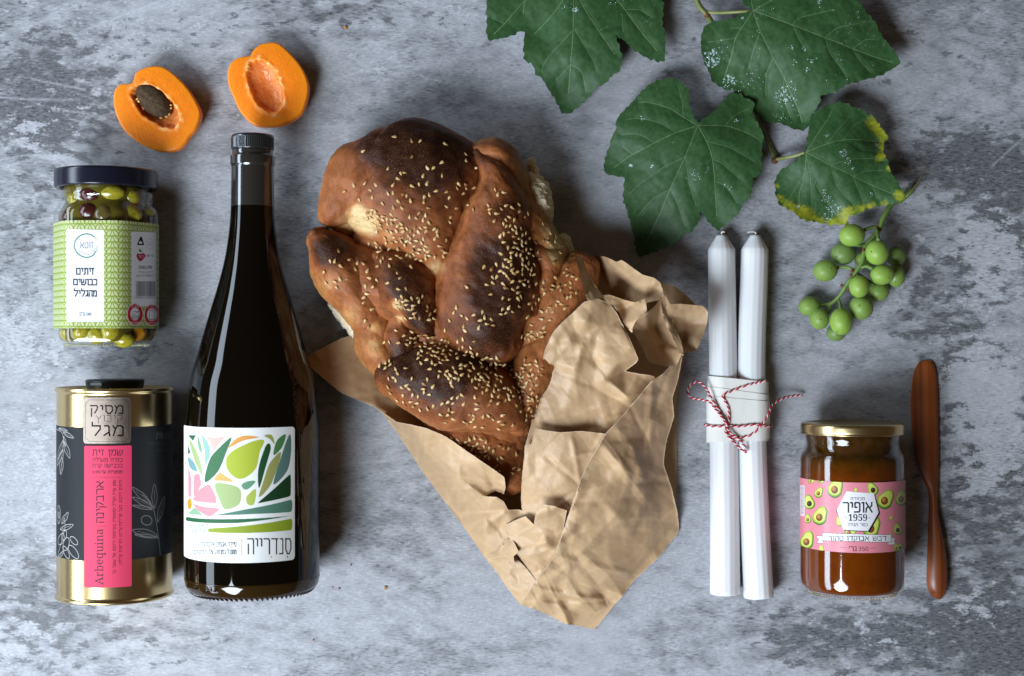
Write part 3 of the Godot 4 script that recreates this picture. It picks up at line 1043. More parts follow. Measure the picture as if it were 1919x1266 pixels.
	pr.fill([[834, 586], [850, 592], [858, 606], [842, 608]], Color8(70, 140, 50))
	pr.hebrew("כשר", [832, 626, 866, 640], 2.0, white)
	pr.hebrew("בד ארצי", [882, 624, 914, 634], 2.4, ink)
	pr.latin("ZUTABELL.COM", font(false, true), [836, 688, 908, 706], ink)
	pr.hebrew("זוטא בגליל", [834, 722, 912, 732], 1.8, ink)
	pr.latin("054-4773807", font(), [820, 741, 916, 753], Color8(50, 54, 66))
	var bx := 816.0
	var rng := RandomNumberGenerator.new()
	rng.seed = 5
	while bx < 920:
		var bw := rng.randf_range(1.0, 3.4)
		pr.fill([[bx, 780], [bx + bw, 780], [bx + bw, 868], [bx, 868]], ink)
		bx += bw + rng.randf_range(1.2, 3.0)
	pr.latin("7 290018 310001", font(), [804, 870, 918, 883], ink)
	for d in [[810, 976, 55, 66], [908, 980, 38, 64]]:
		pr.disc([d[0], d[1]], d[2], d[3], white)
		pr.disc([d[0], d[1]], d[2] - 3, d[3] - 3, Color8(192, 22, 40))
		pr.disc([d[0], d[1] - 2], d[2] * 0.62, d[3] * 0.60, white)
		pr.disc([d[0], d[1] - 2], d[2] * 0.58, d[3] * 0.56, Color8(192, 22, 40))
		pr.disc([d[0], d[1] - 2], d[2] * 0.54, d[3] * 0.53, white)
	pr.line([[782, 992], [842, 992], [836, 1000], [788, 1000]], 3.0, ink, true)
	pr.line([[790, 985], [800, 960], [834, 960], [838, 985]], 3.0, ink, true)
	pr.line([[805, 978], [850, 948]], 3.0, ink)
	pr.line([[899, 954], [917, 954], [918, 1006], [898, 1006]], 3.0, ink, true)
	pr.hebrew("שומן רווי", [778, 918, 842, 932], 2.6, white)
	pr.hebrew("בכמות גבוהה", [772, 1022, 848, 1034], 2.4, white)
	pr.hebrew("נתרן", [890, 922, 926, 936], 2.4, white)
	pr.hebrew("גבוהה", [890, 1024, 926, 1036], 2.4, white)
	var shape := func(th: float, r: float, y: float) -> float: return (89.5 * k + 0.00025) * hex_radius(th)
	put("paper_label", around(hh, ext[0], ext[1], ext[2], ext[3], 0.0, shape, 144), printed(pr, 0.42, 0.45), t)

	# the olives that show above and below the label: [u, v, length px, width px, turn, r, g, b, depth below the glass px]
	var kinds := {
		"green": [Color(0.30, 0.26, 0.018)],
		"dark": [Color(0.055, 0.010, 0.008)],
		"brown": [Color(0.10, 0.075, 0.022)],
		"orange": [Color(0.42, 0.17, 0.010)],
	}
	var list := [
		[162, 362, 44, 34, 0.2, "dark", 6], [160, 396, 40, 46, 1.5, "dark", 7], [206, 358, 60, 32, 0.0, "green", 7], [196, 402, 46, 46, 0.4, "brown", 7], [256, 366, 44, 34, 0.3, "green", 12], [250, 400, 52, 40, 0.1, "green", 9],
		[128, 372, 36, 32, 0.5, "green", 14], [122, 404, 34, 44, 1.3, "dark", 12], [282, 398, 26, 44, 1.5, "green", 15],
		[118, 622, 36, 44, 1.3, "green", 10], [148, 622, 34, 42, 1.2, "green", 8], [178, 626, 42, 36, 0.2, "green", 10], [210, 618, 42, 46, 0.2, "green", 5], [262, 620, 50, 38, 0.1, "orange", 7], [236, 636, 40, 30, 0.0, "green", 14], [286, 626, 24, 40, 1.4, "green", 16],
	]
	var names := [
		"dark red olive directly under the navy lid, left of centre",
		"dark red olive standing just above the white panel of the lime label",
		"long yellow green olive lying under the middle of the navy lid",
		"speckled brown olive above the middle of the lime label",
		"yellow green olive under the navy lid, at the right shoulder of the glass",
		"yellow green olive touching the top edge of the label on its right",
		"small green olive under the navy lid, at the left shoulder of the glass",
		"dark red olive half hidden at the upper left corner of the lime label",
		"green olive at the far right above the label, against the glass side",
		"leftmost green olive below the lime label, against the jar's left side",
		"second green olive from the left in the row below the lime label",
		"third green olive from the left in the row below the lime label",
		"largest yellow green olive below the label, right of its white panel",
		"orange tinted olive below the label, under the red seals",
		"lowest green olive, nearest the middle of the jar's foot",
		"rightmost green olive below the lime label, against the jar's right side",
	]
	var om := ovoid(Vector3(0.5, 0.5, 0.5), 20, 14, 0.06, 3)
	var mats := {}
	for q in kinds:
		var c: Color = kinds[q][0]
		var m := mat(Color.WHITE, 0.2, 0.5)
		m.albedo_texture = noise_tex(noise(0.03, 4, 7 + q.length()), 96, 96, false, 1.0, ramp([[0.0, lin(c.r * 0.55, c.g * 0.55, c.b * 0.6)], [0.5, lin(c.r, c.g, c.b)], [1.0, lin(c.r * 1.35, c.g * 1.35, c.b * 1.2)]]))
		tri(m, 1.4)
		m.subsurf_scatter_enabled = true
		m.subsurf_scatter_strength = 0.2
		mats[q] = m
	for io in list.size():
		var o: Array = list[io]
		var q: String = o[5]
		var r := 0.0
		var b := on_body(o[0], o[1], axis, 84.5 * k)
		var girth: float = o[3] * k
		var rr: float = (86.6 if o[1] > 385 else 80.5) * k * (hex_radius(b.x) if o[1] > 385 else 1.0) - girth * 0.45 - o[6] * 0.12 * k
		var pos := Vector3(axis.x + rr * sin(b.x), axis.y + rr * cos(b.x), axis.z - b.y)
		var ol := put("olive", om, mats[q])
		ol.transform = Transform3D(Basis(Vector3.UP, -o[4]) * Basis.from_scale(Vector3(o[2] * k, girth * 0.92, girth)), pos)
		tag(ol, names[io], "olive", "olives in the jar")

func oil_tin() -> void:
	var hh := 0.0374
	var base_v := 1114.0
	var axis := at(216.0, base_v, hh)
	var t := thing("oil_tin", "gold olive oil tin lying down with a black botanical wrapper and a pink strip label", "tin", axis)
	lay(t, axis)
	var k := px(hh)
	var gold := mat(lin(0.74, 0.56, 0.28), 0.25, 0.5, 1.0)
	gold.anisotropy_enabled = false
	var body := [[0, 1110, 1], [97, 1110, 1], [103, 1110.5, 1], [104, 1113.4], [105.9, 1114.4], [107.5, 1113], [107.7, 1110.5], [106.7, 1108], [105, 1107, 1], [104.5, 1104, 1], [104.5, 736, 1], [105, 733, 1], [106.7, 732], [107.7, 729.4], [107.5, 726.4], [106, 724.4], [104, 725.4], [103, 728.4, 1], [97, 729, 1], [0, 729, 1]]
	put("body", lathe(smooth_profile(prof(body, base_v, hh), 0.0012), 160), gold, t)
	var blk := mat(lin(0.006, 0.006, 0.007), 0.42, 0.45)
	var cap := put("pour_cap", lathe(smooth_profile(prof([[0, 728, 1], [50, 728, 1], [51, 727, 1], [53.4, 715], [53.2, 712], [51, 710.4], [0, 710.4, 1]], base_v, hh), 0.0008), 96), blk, t)
	var tab := BoxMesh.new()
	tab.size = Vector3(26 * k, 4.5 * k, 3 * k)
	var tb := put("pull_tab", tab, mat(lin(0.012, 0.012, 0.013), 0.35, 0.5), cap)
	tb.transform = Transform3D(Basis(Vector3.UP, -0.42), Vector3(-21 * k, (base_v - 718.0) * k, 47.6 * k))
	# black wrapper
	var e := [(base_v - 1034.0) * k, (base_v - 794.0) * k, -3.08, 3.08]
	var pr := Print.new(2048, 720, Color8(32, 33, 36))
	pr.map = label_map(pr, axis, 104.5 * k + 0.0002, e, Vector2(80, 690), 0.3634)
	var line := Color8(196, 194, 190)
	var leaf := func(x0: float, y0: float, x1: float, y1: float, wd: float, c: Color) -> void:
		var a := Vector2(x0, y0)
		var b := Vector2(x1, y1)
		var n := Vector2(-(b - a).y, (b - a).x).normalized() * wd
		pr.curve([a, a.lerp(b, 0.3) + n * 0.9, a.lerp(b, 0.6) + n, b, a.lerp(b, 0.6) - n, a.lerp(b, 0.3) - n * 0.9], 2.6, c, true)
		pr.line([a, a.lerp(b, 0.8)], 1.6, c)
	var oval := func(x: float, y: float, rx: float, ry: float, rot: float, c: Color) -> void:
		pr.curve(range(14).map(func(q): return Vector2(x, y) + Vector2(rx * cos(TAU * q / 14), ry * sin(TAU * q / 14)).rotated(rot)), 3.0, c, true)
	pr.curve([[72, 312], [102, 336], [112, 400], [104, 470], [92, 545]], 2.6, line)
	for l in [[108, 330, 160, 358, 9], [84, 309, 128, 322, 6], [106, 372, 78, 470, 8], [112, 380, 140, 462, 11], [104, 420, 76, 500, 7], [100, 460, 95, 545, 9], [108, 350, 120, 400, 6]]: leaf.call(l[0], l[1], l[2], l[3], l[4], line)
	pr.curve([[76, 985], [96, 900], [116, 820], [110, 770]], 2.6, line)
	for l in [[86, 770, 84, 705, 7], [100, 800, 132, 742, 10], [92, 830, 158, 806, 12], [84, 800, 84, 740, 8], [80, 980, 110, 940, 6]]: leaf.call(l[0], l[1], l[2], l[3], l[4], line)
	for o in [[96, 880, 14, 30, 0.3], [122, 905, 15, 34, 0.2], [162, 888, 13, 26, -0.7], [160, 946, 17, 40, -0.6], [122, 948, 12, 34, -0.4], [112, 860, 12, 26, 0.2]]: oval.call(o[0], o[1], o[2], o[3], o[4], line)
	var dimmer := Color8(150, 148, 146)
	pr.curve([[608, 968], [600, 880], [588, 800], [570, 720], [540, 672], [515, 650]], 3.0, dimmer)
	for l in [[560, 700, 462, 612, 14], [566, 716, 464, 664, 12], [566, 726, 464, 706, 8], [577, 720, 578, 597, 13], [594, 792, 628, 662, 12], [592, 862, 464, 834, 18], [596, 872, 476, 856, 8]]: leaf.call(l[0], l[1], l[2], l[3], l[4], dimmer)
	oval.call(537, 783, 28, 24, 0.3, dimmer)
	var faint := Color8(66, 66, 70)
	oval.call(634, 906, 16, 26, 0.0, faint)
	oval.call(640, 520, 16, 24, -0.5, faint)
	for l in [[610, 940, 660, 860, 12], [612, 960, 662, 930, 10], [640, 960, 664, 760, 12]]: leaf.call(l[0], l[1], l[2], l[3], l[4], faint)
	pr.hebrew("שמן סמ''ק", [586, 334, 660, 358], 4.0, Color8(84, 84, 86))
	pr.hebrew("יוצר משותף ע''ג האריזה", [540, 382, 660, 393], 1.8, faint)
	pr.latin("www.oil.co", font(), [584, 414, 660, 426], faint)
	var wrapm := printed(pr, 0.55, 0.35)
	put("black_wrapper", around(104.5 * k + 0.0002, e[0], e[1], e[2], e[3], 0.0, null, 140), wrapm, t)
	# pink strip
	var r2 := 104.5 * k + 0.0005
	var pa := on_body(158.2, 960, axis, r2).x
	var pb := on_body(247.2, 960, axis, r2).x
	var e2 := [(base_v - 1082.0) * k, (base_v - 827.0) * k, pa, pb]
	var p2 := Print.new(512, 1472, Color8(226, 66, 100))
	p2.map = label_map(p2, axis, r2, e2, Vector2(80, 690), 0.3634)
	var ink := Color8(44, 24, 32)
	p2.hebrew("שמן זית", [258, 420, 412, 447], 8.5, ink)
	p2.hebrew("כתית מעולה", [258, 463, 412, 480], 5.6, ink)
	p2.hebrew("בכבישה קרה", [258, 493, 412, 510], 5.6, ink)
	p2.hebrew("חומציות עד", [303, 527, 412, 540], 5.4, ink)
	p2.latin("0.5%", font(false, true), [258, 526, 298, 541], ink)
	p2.line([[258, 560], [412, 561]], 2.4, ink)
	p2.hebrew("ארבקינה", [280, 583, 314, 795], 11.0, ink, true)
	p2.line([[276, 813], [328, 813]], 2.6, ink)
	p2.latin("Arbequina", font(true), [268, 828, 326, 1115], ink, true)
	p2.hebrew("שמן עדין וקליל המאופיין בארומות ירוקות של עשבי בר", [364, 575, 377, 1060], 4.6, ink, true)
	p2.hebrew("וזיתים ירוקים. בעל מרירות עדינה וחריפות קלילה.", [396, 575, 409, 1014], 4.6, ink, true)
	var pk := printed(p2, 0.55, 0.35)
	put("pink_label", around(r2, e2[0], e2[1], e2[2], e2[3], 0.001, null, 32), pk, t)
	# silver badge
	var r3 := 104.5 * k + 0.0008
	var sa := on_body(156.4, 790, axis, r3).x
	var sb := on_body(246.4, 790, axis, r3).x
	var e3 := [(base_v - 823.0) * k, (base_v - 740.0) * k, sa, sb]
	var p3 := Print.new(512, 490, Color8(164, 150, 136))
	p3.map = label_map(p3, axis, r3, e3, Vector2(80, 690), 0.3634)
	p3.line([[240, 162], [430, 162], [434, 172], [446, 178], [446, 360], [434, 366], [430, 376], [238, 376], [234, 366], [222, 360], [222, 178], [234, 172]], 4.0, Color8(70, 64, 60), true)
	p3.hebrew("מסיק", [248, 192, 416, 232], 13.0, Color8(20, 18, 20))
	p3.hebrew("קיבוץ", [276, 242, 412, 272], 5.0, Color8(34, 30, 32))
	p3.hebrew("מגל", [252, 296, 418, 345], 15.0, Color8(20, 18, 20))
	var sv := printed(p3, 0.34, 0.5, 0.95)
	bump(sv, noise(0.25, 3, 8), 256, 0.02)
	put("silver_badge", around(r3, e3[0], e3[1], e3[2], e3[3], 0.0022, null, 32), sv, t)

# ------------------------------------------------------------------ vine leaves
# crop: origin and scale of the tracing; pts outline; centre petiole point; veins lists of polylines; lift [[u, v, height mm]]; yellow margin strength
func toothed(poly: PackedVector2Array, tooth: float, depth: float, sd: int) -> PackedVector2Array:
	var rng := RandomNumberGenerator.new()
	rng.seed = sd
	var c := Curve2D.new()
	var n := poly.size()
	for k in n + 1:
		var p := poly[k % n]
		var a := poly[(k + n - 1) % n]
		var b := poly[(k + 1) % n]
		var t := (b - a).normalized() * minf(p.distance_to(a), p.distance_to(b)) * 0.22
		c.add_point(p, -t, t)
	c.bake_interval = 0.0006
	var pts := c.get_baked_points()
	var area := 0.0
	for k in n: area += poly[k].cross(poly[(k + 1) % n])
	var sgn := 1.0 if area > 0.0 else -1.0
	var out := PackedVector2Array()
	var s := 0.0
	var period := tooth
	var amp := depth
	for k in pts.size() - 1:
		var d := (pts[k + 1] - pts[maxi(k - 1, 0)]).normalized()
		var nrm := Vector2(d.y, -d.x) * sgn
		var f := s / period
		var h := (f / 0.7 if f < 0.7 else (1.0 - f) / 0.3) * amp
		out.append(pts[k] + nrm * h)
		s += pts[k].distance_to(pts[k + 1])
		if s > period:
			s = 0.0
			period = tooth * rng.randf_range(0.6, 1.5)
			amp = depth * rng.randf_range(0.3, 1.5)
	return out

func vine_leaf(label: String, origin: Vector2, scale: float, pts: Array, veins: Array, minor: Array, lift: Array, base_h: float, yellow: Array, spots: Array, sd: int, petiole: Array) -> void:
	var t := thing("vine_leaf", label, "leaf", Vector3.ZERO, "vine leaves at the top of the board")
	var h0 := base_h
	var poly := toothed(poly_from(pts, origin, scale, h0), 0.0052, 0.0011, sd)
	var lo := poly[0]
	var hi := poly[0]
	for p in poly:
		lo = lo.min(p)
		hi = hi.max(p)
	var size := hi - lo
	var segs := []
	for line in veins + minor:
		var q := poly_from(line, origin, scale, h0)
		var w := 1.0 if line in veins else 0.55
		for k in q.size() - 1: segs.append([q[k], q[k + 1], w])
	var lifts := []
	for l in lift:
		var q := at(origin.x + l[0] * scale, origin.y + l[1] * scale, h0)
		lifts.append([Vector2(q.x, q.z), l[2] * scale * px(h0), l[3] * 0.001])
	var n1 := noise(40.0, 3, sd)
	var n2 := noise(260.0, 2, sd + 1)
	var near := func(p: Vector2) -> float:
		var best := 1.0
		for s in segs:
			var d: float = seg_dist(p, s[0], s[1]) / (0.35 + 0.65 * s[2])
			if d < best: best = d
		return best
	var height := func(x: float, z: float) -> float:
		var p := Vector2(x, z)
		var h := h0
		for l in lifts:
			var d: float = p.distance_to(l[0]) / l[1]
			if d < 1.6: h += l[2] * exp(-d * d * 2.0)
		var d2: float = near.call(p)
		h += 0.0008 * (1.0 - exp(-d2 / 0.0022)) + 0.0011 * n1.get_noise_2d(x, z) + 0.00016 * n2.get_noise_2d(x, z)
		return maxf(h, 0.0012)
	# colour: blade, paler veins, yellowing margin, glints of wet drops painted as pale discs
	var w := 640
	var hh := int(w * size.y / size.x)
	var pr := Print.new(w, hh, Color.BLACK)
	var edge := PackedVector2Array()
	for k in range(0, poly.size(), 3): edge.append(poly[k])
	var ys := []
	for y in yellow:
		var q := at(origin.x + y[0] * scale, origin.y + y[1] * scale, h0)
		ys.append([Vector2(q.x, q.z), y[2] * scale * px(h0)])
	var n3 := noise(0.045, 4, sd + 3)
	var n4 := noise(0.35, 2, sd + 4)
	for y in hh:
		for x in w:
			var g := n3.get_noise_2d(x, y)
			var f := n4.get_noise_2d(x, y)
			var c := Color(0.030 + 0.012 * g + 0.011 * f, 0.080 + 0.026 * g + 0.022 * f, 0.024 + 0.007 * g + 0.008 * f)
			if ys.size():
				var p := lo + Vector2(x, y) / w * size.x
				var amt := 0.0
				for q in ys:
					var d: float = p.distance_to(q[0]) / q[1]
					if d < 1.5: amt += exp(-d * d * 2.2)
				amt = ss(0.22, 1.25, amt + g * 0.30 + f * 0.10)
				if amt > 0.0: c = c.lerp(Color(0.29 + 0.1 * g, 0.30 + 0.08 * g, 0.016), amt * 0.85)
			pr.im.set_pixel(x, y, c.linear_to_srgb())
	pr.map = func(q: Vector2) -> Vector2:
		var p := at(origin.x + q.x * scale, origin.y + q.y * scale, h0)
		return (Vector2(p.x, p.z) - lo) / size * Vector2(w, hh)
	for line in minor: pr.curve(line, 2.2, Color8(84, 116, 82))
	for line in veins: pr.curve(line, 2.4, Color8(100, 130, 86))
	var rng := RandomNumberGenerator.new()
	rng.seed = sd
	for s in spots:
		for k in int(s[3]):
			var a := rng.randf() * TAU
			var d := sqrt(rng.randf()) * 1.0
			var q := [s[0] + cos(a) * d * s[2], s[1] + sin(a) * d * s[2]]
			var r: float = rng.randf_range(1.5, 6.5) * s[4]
			pr.disc(q, r * rng.randf_range(0.5, 1.3), r * rng.randf_range(0.5, 1.3), Color8(168, 190, 192))  # the glint of a wet drop, put into the leaf colour
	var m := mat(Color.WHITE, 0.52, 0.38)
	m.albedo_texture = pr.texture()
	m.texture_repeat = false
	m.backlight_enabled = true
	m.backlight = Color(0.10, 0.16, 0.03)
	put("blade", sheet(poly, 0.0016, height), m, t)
	# the raised main veins
	var vm := mat(lin(0.11, 0.165, 0.07), 0.5, 0.4)
	for line in veins:
		var p3 := []
		for q in line:
			var a := at(origin.x + q[0] * scale, origin.y + q[1] * scale, h0)
			p3.append(Vector3(a.x, height.call(a.x, a.z) + 0.0001, a.z))
		var path := spline(p3, 0.003)
		for k in path.size(): path[k].y = height.call(path[k].x, path[k].z)
		put("vein", tube(path, 0.00030, 0.0001, 6), vm, t)
	if petiole.size():
		var p3 := []
		for q in petiole: p3.append(at(q[0], q[1], q[2] * 0.001))
		put("petiole", tube(spline(p3, 0.003), 0.0012, 0.0010, 10), mat(lin(0.20, 0.22, 0.06), 0.45, 0.5), t)
	# drops of water lying on the blade
	var wm := glass(Color(1, 1, 1, 0.02), 0.02)
	for s in spots:
		for k in int(s[3] / 4):
			var a := rng.randf() * TAU
			var d: float = sqrt(rng.randf()) * s[2]
			var q := at(origin.x + (s[0] + cos(a) * d) * scale, origin.y + (s[1] + sin(a) * d) * scale, h0)
			if not Geometry2D.is_point_in_polygon(Vector2(q.x, q.z), poly): continue
			var r := rng.randf_range(0.0005, 0.0011)
			var o := put("water_drop", ovoid(Vector3(r, r * 0.5, r * 1.2), 10, 8), wm, t)
			o.position = Vector3(q.x, height.call(q.x, q.z) + r * 0.25, q.z)

func leaves() -> void:
	vine_leaf("deeply lobed vine leaf cut off by the top edge, left of the others", Vector2(880, 0), 0.2189,
		[[150, -120], [150, 100], [152, 200], [155, 320], [180, 340], [280, 325], [370, 295], [430, 260], [475, 260], [465, 400], [480, 515], [525, 530], [560, 590], [575, 640], [620, 660], [660, 730], [730, 820], [780, 910], [830, 952], [890, 925], [960, 870], [1010, 825], [1090, 725], [1140, 725], [1220, 640], [1280, 610], [1300, 520], [1280, 450], [1240, 315], [1310, 350], [1400, 430], [1500, 490], [1655, 525], [1665, 430], [1670, 350], [1640, 200], [1650, 80], [1630, -40], [1560, -260], [1380, -420], [1150, -470], [960, -380], [890, -240], [820, -380], [600, -450], [380, -400], [220, -280]],
		[[[890, -220], [890, 0], [885, 270], [862, 560], [850, 780]], [[890, -220], [940, 0], [1100, 280], [1240, 470]], [[890, -220], [1080, -80], [1250, 0], [1480, 300], [1600, 440]], [[890, -220], [640, -80], [470, 10], [300, 200], [210, 290]], [[890, -220], [800, 0], [680, 160], [560, 280]]],
		[[[885, 270], [740, 420], [640, 540], [622, 620]], [[893, 262], [1060, 530], [1090, 620]], [[862, 560], [740, 680]], [[862, 560], [960, 620], [1000, 780]], [[1320, 90], [1460, 95], [1560, 160]], [[470, 10], [460, 120]], [[1300, 130], [1310, 280]], [[300, 200], [190, 150]], [[1100, 280], [1180, 240]]],
		[[840, 900, 420, -9.0], [1000, 200, 500, 5.0], [600, 250, 300, -4.0], [1500, 300, 400, 3.0], [860, 500, 300, 4.0]], 0.014, [], [[905, 95, 26, 26, 0.9], [840, 70, 50, 12, 0.5], [1200, 20, 60, 12, 0.5], [1540, 180, 60, 10, 0.45], [600, 500, 300, 10, 0.4], [1400, 120, 260, 14, 0.4]], 31, [])
	vine_leaf("largest vine leaf with white water spots, joined to the green shoot", Vector2(1280, 0), 0.2293,
		[[570, 90], [500, 112], [430, 150], [330, 175], [245, 175], [190, 215], [150, 280], [150, 380], [175, 480], [230, 590], [260, 650], [330, 700], [370, 725], [430, 715], [435, 750], [560, 830], [590, 875], [700, 960], [800, 975], [880, 1010], [1000, 1050], [1040, 1010], [1100, 880], [1130, 775], [1190, 760], [1270, 735], [1320, 690], [1400, 670], [1550, 630], [1650, 590], [1775, 505], [1700, 380], [1630, 300], [1545, 170], [1480, 100], [1440, 40], [1390, 0], [1250, -130], [1000, -210], [720, -200], [560, -120], [480, -10], [520, 50]],
		[[[570, 90], [880, 215], [1145, 320], [1540, 450], [1720, 500]], [[570, 90], [620, 250], [730, 480], [830, 630], [960, 860], [1000, 980]], [[570, 90], [510, 180], [430, 310], [400, 450], [350, 620]], [[570, 90], [730, 0], [900, -110]], [[570, 90], [560, 0], [600, -110]]],
		[[[880, 215], [960, 150], [1220, 90]], [[1145, 320], [1250, 240], [1420, 200]], [[885, 225], [930, 330], [990, 430]], [[1150, 330], [1190, 440], [1300, 570], [1340, 640]], [[730, 480], [690, 600], [700, 760]], [[830, 630], [840, 760], [900, 920]], [[430, 310], [300, 330], [200, 340]], [[480, 230], [380, 230]], [[620, 270], [570, 420], [540, 560]], [[1380, 400], [1480, 330], [1560, 320]], [[1380, 400], [1450, 500], [1540, 590]]],
		[[700, 900, 430, -14.0], [300, 600, 330, -6.0], [900, 350, 500, 6.0], [1700, 480, 300, -4.0], [1050, 950, 250, -6.0], [1300, 120, 330, 3.0]], 0.022, [],
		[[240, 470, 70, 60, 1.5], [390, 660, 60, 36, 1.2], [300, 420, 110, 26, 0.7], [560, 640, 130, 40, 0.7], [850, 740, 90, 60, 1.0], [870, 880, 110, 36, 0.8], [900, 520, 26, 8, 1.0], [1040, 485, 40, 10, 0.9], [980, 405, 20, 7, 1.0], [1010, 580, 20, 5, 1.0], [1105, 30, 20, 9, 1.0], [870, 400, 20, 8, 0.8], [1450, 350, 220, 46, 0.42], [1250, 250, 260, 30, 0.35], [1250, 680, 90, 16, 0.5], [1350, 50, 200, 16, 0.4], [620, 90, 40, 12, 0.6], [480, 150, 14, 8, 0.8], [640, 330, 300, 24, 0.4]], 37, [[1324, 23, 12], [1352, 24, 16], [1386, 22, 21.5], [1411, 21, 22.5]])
	vine_leaf("vine leaf with a heart shaped notch at its stalk, just above the white candles", Vector2(1100, 130), 0.2844,
		[[725, 362], [690, 310], [665, 240], [668, 150], [640, 110], [590, 75], [510, 70], [440, 90], [370, 140], [315, 200], [260, 260], [205, 320], [190, 400], [165, 450], [150, 520], [125, 580], [120, 665], [200, 700], [250, 712], [245, 850], [280, 950], [300, 1030], [330, 1120], [352, 1222], [450, 1190], [560, 1150], [640, 1090], [700, 1050], [740, 990], [745, 935], [775, 950], [800, 995], [868, 1050], [930, 1000], [1000, 940], [1020, 880], [1065, 830], [1090, 710], [1135, 690], [1140, 560], [1155, 440], [1120, 370], [1085, 300], [1100, 215], [1040, 185], [1000, 160], [940, 165], [890, 215], [860, 260], [800, 310]],
		[[[722, 378], [575, 425], [440, 490], [280, 570], [180, 640]], [[722, 378], [640, 580], [545, 790], [480, 960], [400, 1140]], [[722, 378], [780, 485], [820, 600], [835, 740], [860, 960]], [[722, 378], [900, 375], [1040, 415], [1120, 460]], [[722, 378], [630, 320], [540, 260], [400, 220], [340, 220]]],
		[[[635, 585], [500, 650], [350, 750], [280, 820]], [[640, 590], [670, 760], [720, 900]], [[575, 425], [480, 360], [340, 325], [250, 335]], [[440, 490], [330, 430], [230, 430]], [[780, 485], [900, 510], [990, 550], [1100, 610]], [[820, 600], [880, 625], [1000, 720]], [[550, 790], [440, 850], [340, 960]], [[550, 790], [600, 890], [650, 1030]], [[630, 320], [625, 220], [600, 120]], [[900, 375], [980, 300], [1060, 260]], [[835, 740], [920, 780], [990, 880]], [[300, 560], [230, 500]]],
		[[400, 1130, 330, -13.0], [150, 620, 260, -6.0], [560, 500, 420, 6.0], [900, 560, 380, 4.0], [860, 1000, 200, -5.0], [1040, 230, 180, -3.0]], 0.017, [],
		[[288, 632, 10, 10, 1.3], [985, 335, 10, 8, 0.9], [715, 700, 40, 12, 0.5], [760, 650, 40, 10, 0.5], [420, 640, 10, 3, 0.8], [920, 780, 30, 8, 0.5], [365, 325, 20, 8, 0.6], [500, 300, 200, 16, 0.3], [600, 900, 200, 16, 0.3]], 41, [[1309, 238, 15.5], [1350, 245, 9], [1400, 262, 6], [1437, 292, 5]])
	vine_leaf("smallest vine leaf, yellowed along its margin, above the green grapes", Vector2(1400, 180), 0.2133,
		[[512, 497], [520, 420], [535, 290], [560, 180], [620, 130], [690, 85], [760, 70], [830, 65], [900, 95], [1000, 120], [1050, 170], [1105, 180], [1160, 240], [1210, 310], [1245, 345], [1200, 420], [1195, 490], [1225, 560], [1250, 660], [1300, 750], [1340, 830], [1370, 912], [1250, 945], [1130, 965], [1040, 985], [1005, 1020], [890, 1050], [885, 1120], [800, 1115], [700, 1110], [600, 1090], [520, 1080], [450, 1050], [400, 1000], [310, 955], [275, 890], [262, 800], [262, 720], [300, 655], [390, 600], [470, 540]],
		[[[512, 497], [690, 425], [850, 390], [1080, 385], [1180, 390]], [[512, 497], [600, 350], [700, 210], [740, 130]], [[512, 497], [720, 615], [920, 705], [1200, 830], [1340, 895]], [[512, 497], [545, 650], [640, 830], [780, 1010], [840, 1080]], [[512, 497], [500, 740], [465, 850], [460, 1000]]],
		[[[690, 425], [760, 330], [900, 180]], [[830, 390], [900, 300], [960, 240], [1060, 190]], [[720, 615], [900, 560], [1130, 550], [1210, 570]], [[920, 705], [1040, 660], [1230, 650]], [[720, 615], [780, 780], [900, 910], [1005, 1010]], [[920, 705], [990, 850], [1030, 960]], [[545, 650], [570, 850], [590, 1020]], [[545, 660], [480, 720], [400, 860], [350, 940]], [[1100, 780], [1140, 900]], [[850, 390], [1000, 470], [1160, 480]]],
		[[300, 800, 300, -5.0], [760, 500, 400, 6.0], [1200, 330, 240, -5.0], [700, 1060, 300, -7.0], [1340, 900, 200, 4.0]], 0.020,
		[[1100, 230, 110], [1170, 290, 90], [1220, 350, 70], [1190, 430, 60], [1200, 510, 70], [1150, 545, 60], [1240, 640, 50], [1310, 860, 70], [1330, 900, 60], [1200, 950, 60], [1090, 965, 70], [1000, 990, 80], [890, 1010, 90], [850, 1090, 110], [760, 1110, 70], [660, 1100, 80], [560, 1050, 110], [490, 1010, 100], [420, 1000, 70], [350, 940, 90], [280, 880, 50], [270, 780, 45]],
		[[830, 520, 40, 26, 0.8], [870, 580, 40, 16, 0.7], [690, 350, 20, 8, 0.7], [675, 835, 20, 8, 0.9], [700, 890, 40, 20, 0.7], [770, 970, 60, 40, 0.8], [730, 1060, 50, 20, 0.8], [460, 970, 16, 8, 0.9], [1090, 860, 14, 6, 0.9], [910, 640, 12, 5, 0.9], [1140, 400, 40, 8, 0.5]], 47, [[1452, 299, 5], [1466, 296, 9], [1486, 293, 16], [1508, 286, 20.5]])
	# the woody shoot that the stalks grow from
	var t := thing("vine_shoot", "thin green vine shoot running down under the leaves from the top edge", "stem")
	var p := []
	for q in [[1296, -40, 10], [1308, 6, 12], [1323, 26, 12], [1334, 44, 9], [1352, 90, 5], [1385, 160, 3.5], [1418, 225, 3.0], [1440, 270, 3.5], [1452, 299, 4.5]]: p.append(at(q[0], q[1], q[2] * 0.001))
	put("stem", tube(spline(p, 0.003), 0.0020, 0.0013, 12), mat(lin(0.13, 0.15, 0.035), 0.45, 0.5), t)
	for q in [[1325, 27, 12], [1452, 300, 4.8]]:
		var o := put("node", ovoid(Vector3(0.0023, 0.0020, 0.0026), 12, 8, 0.2, 4), mat(lin(0.13, 0.05, 0.02), 0.6, 0.3), t)
		o.position = at(q[0], q[1], q[2] * 0.001)

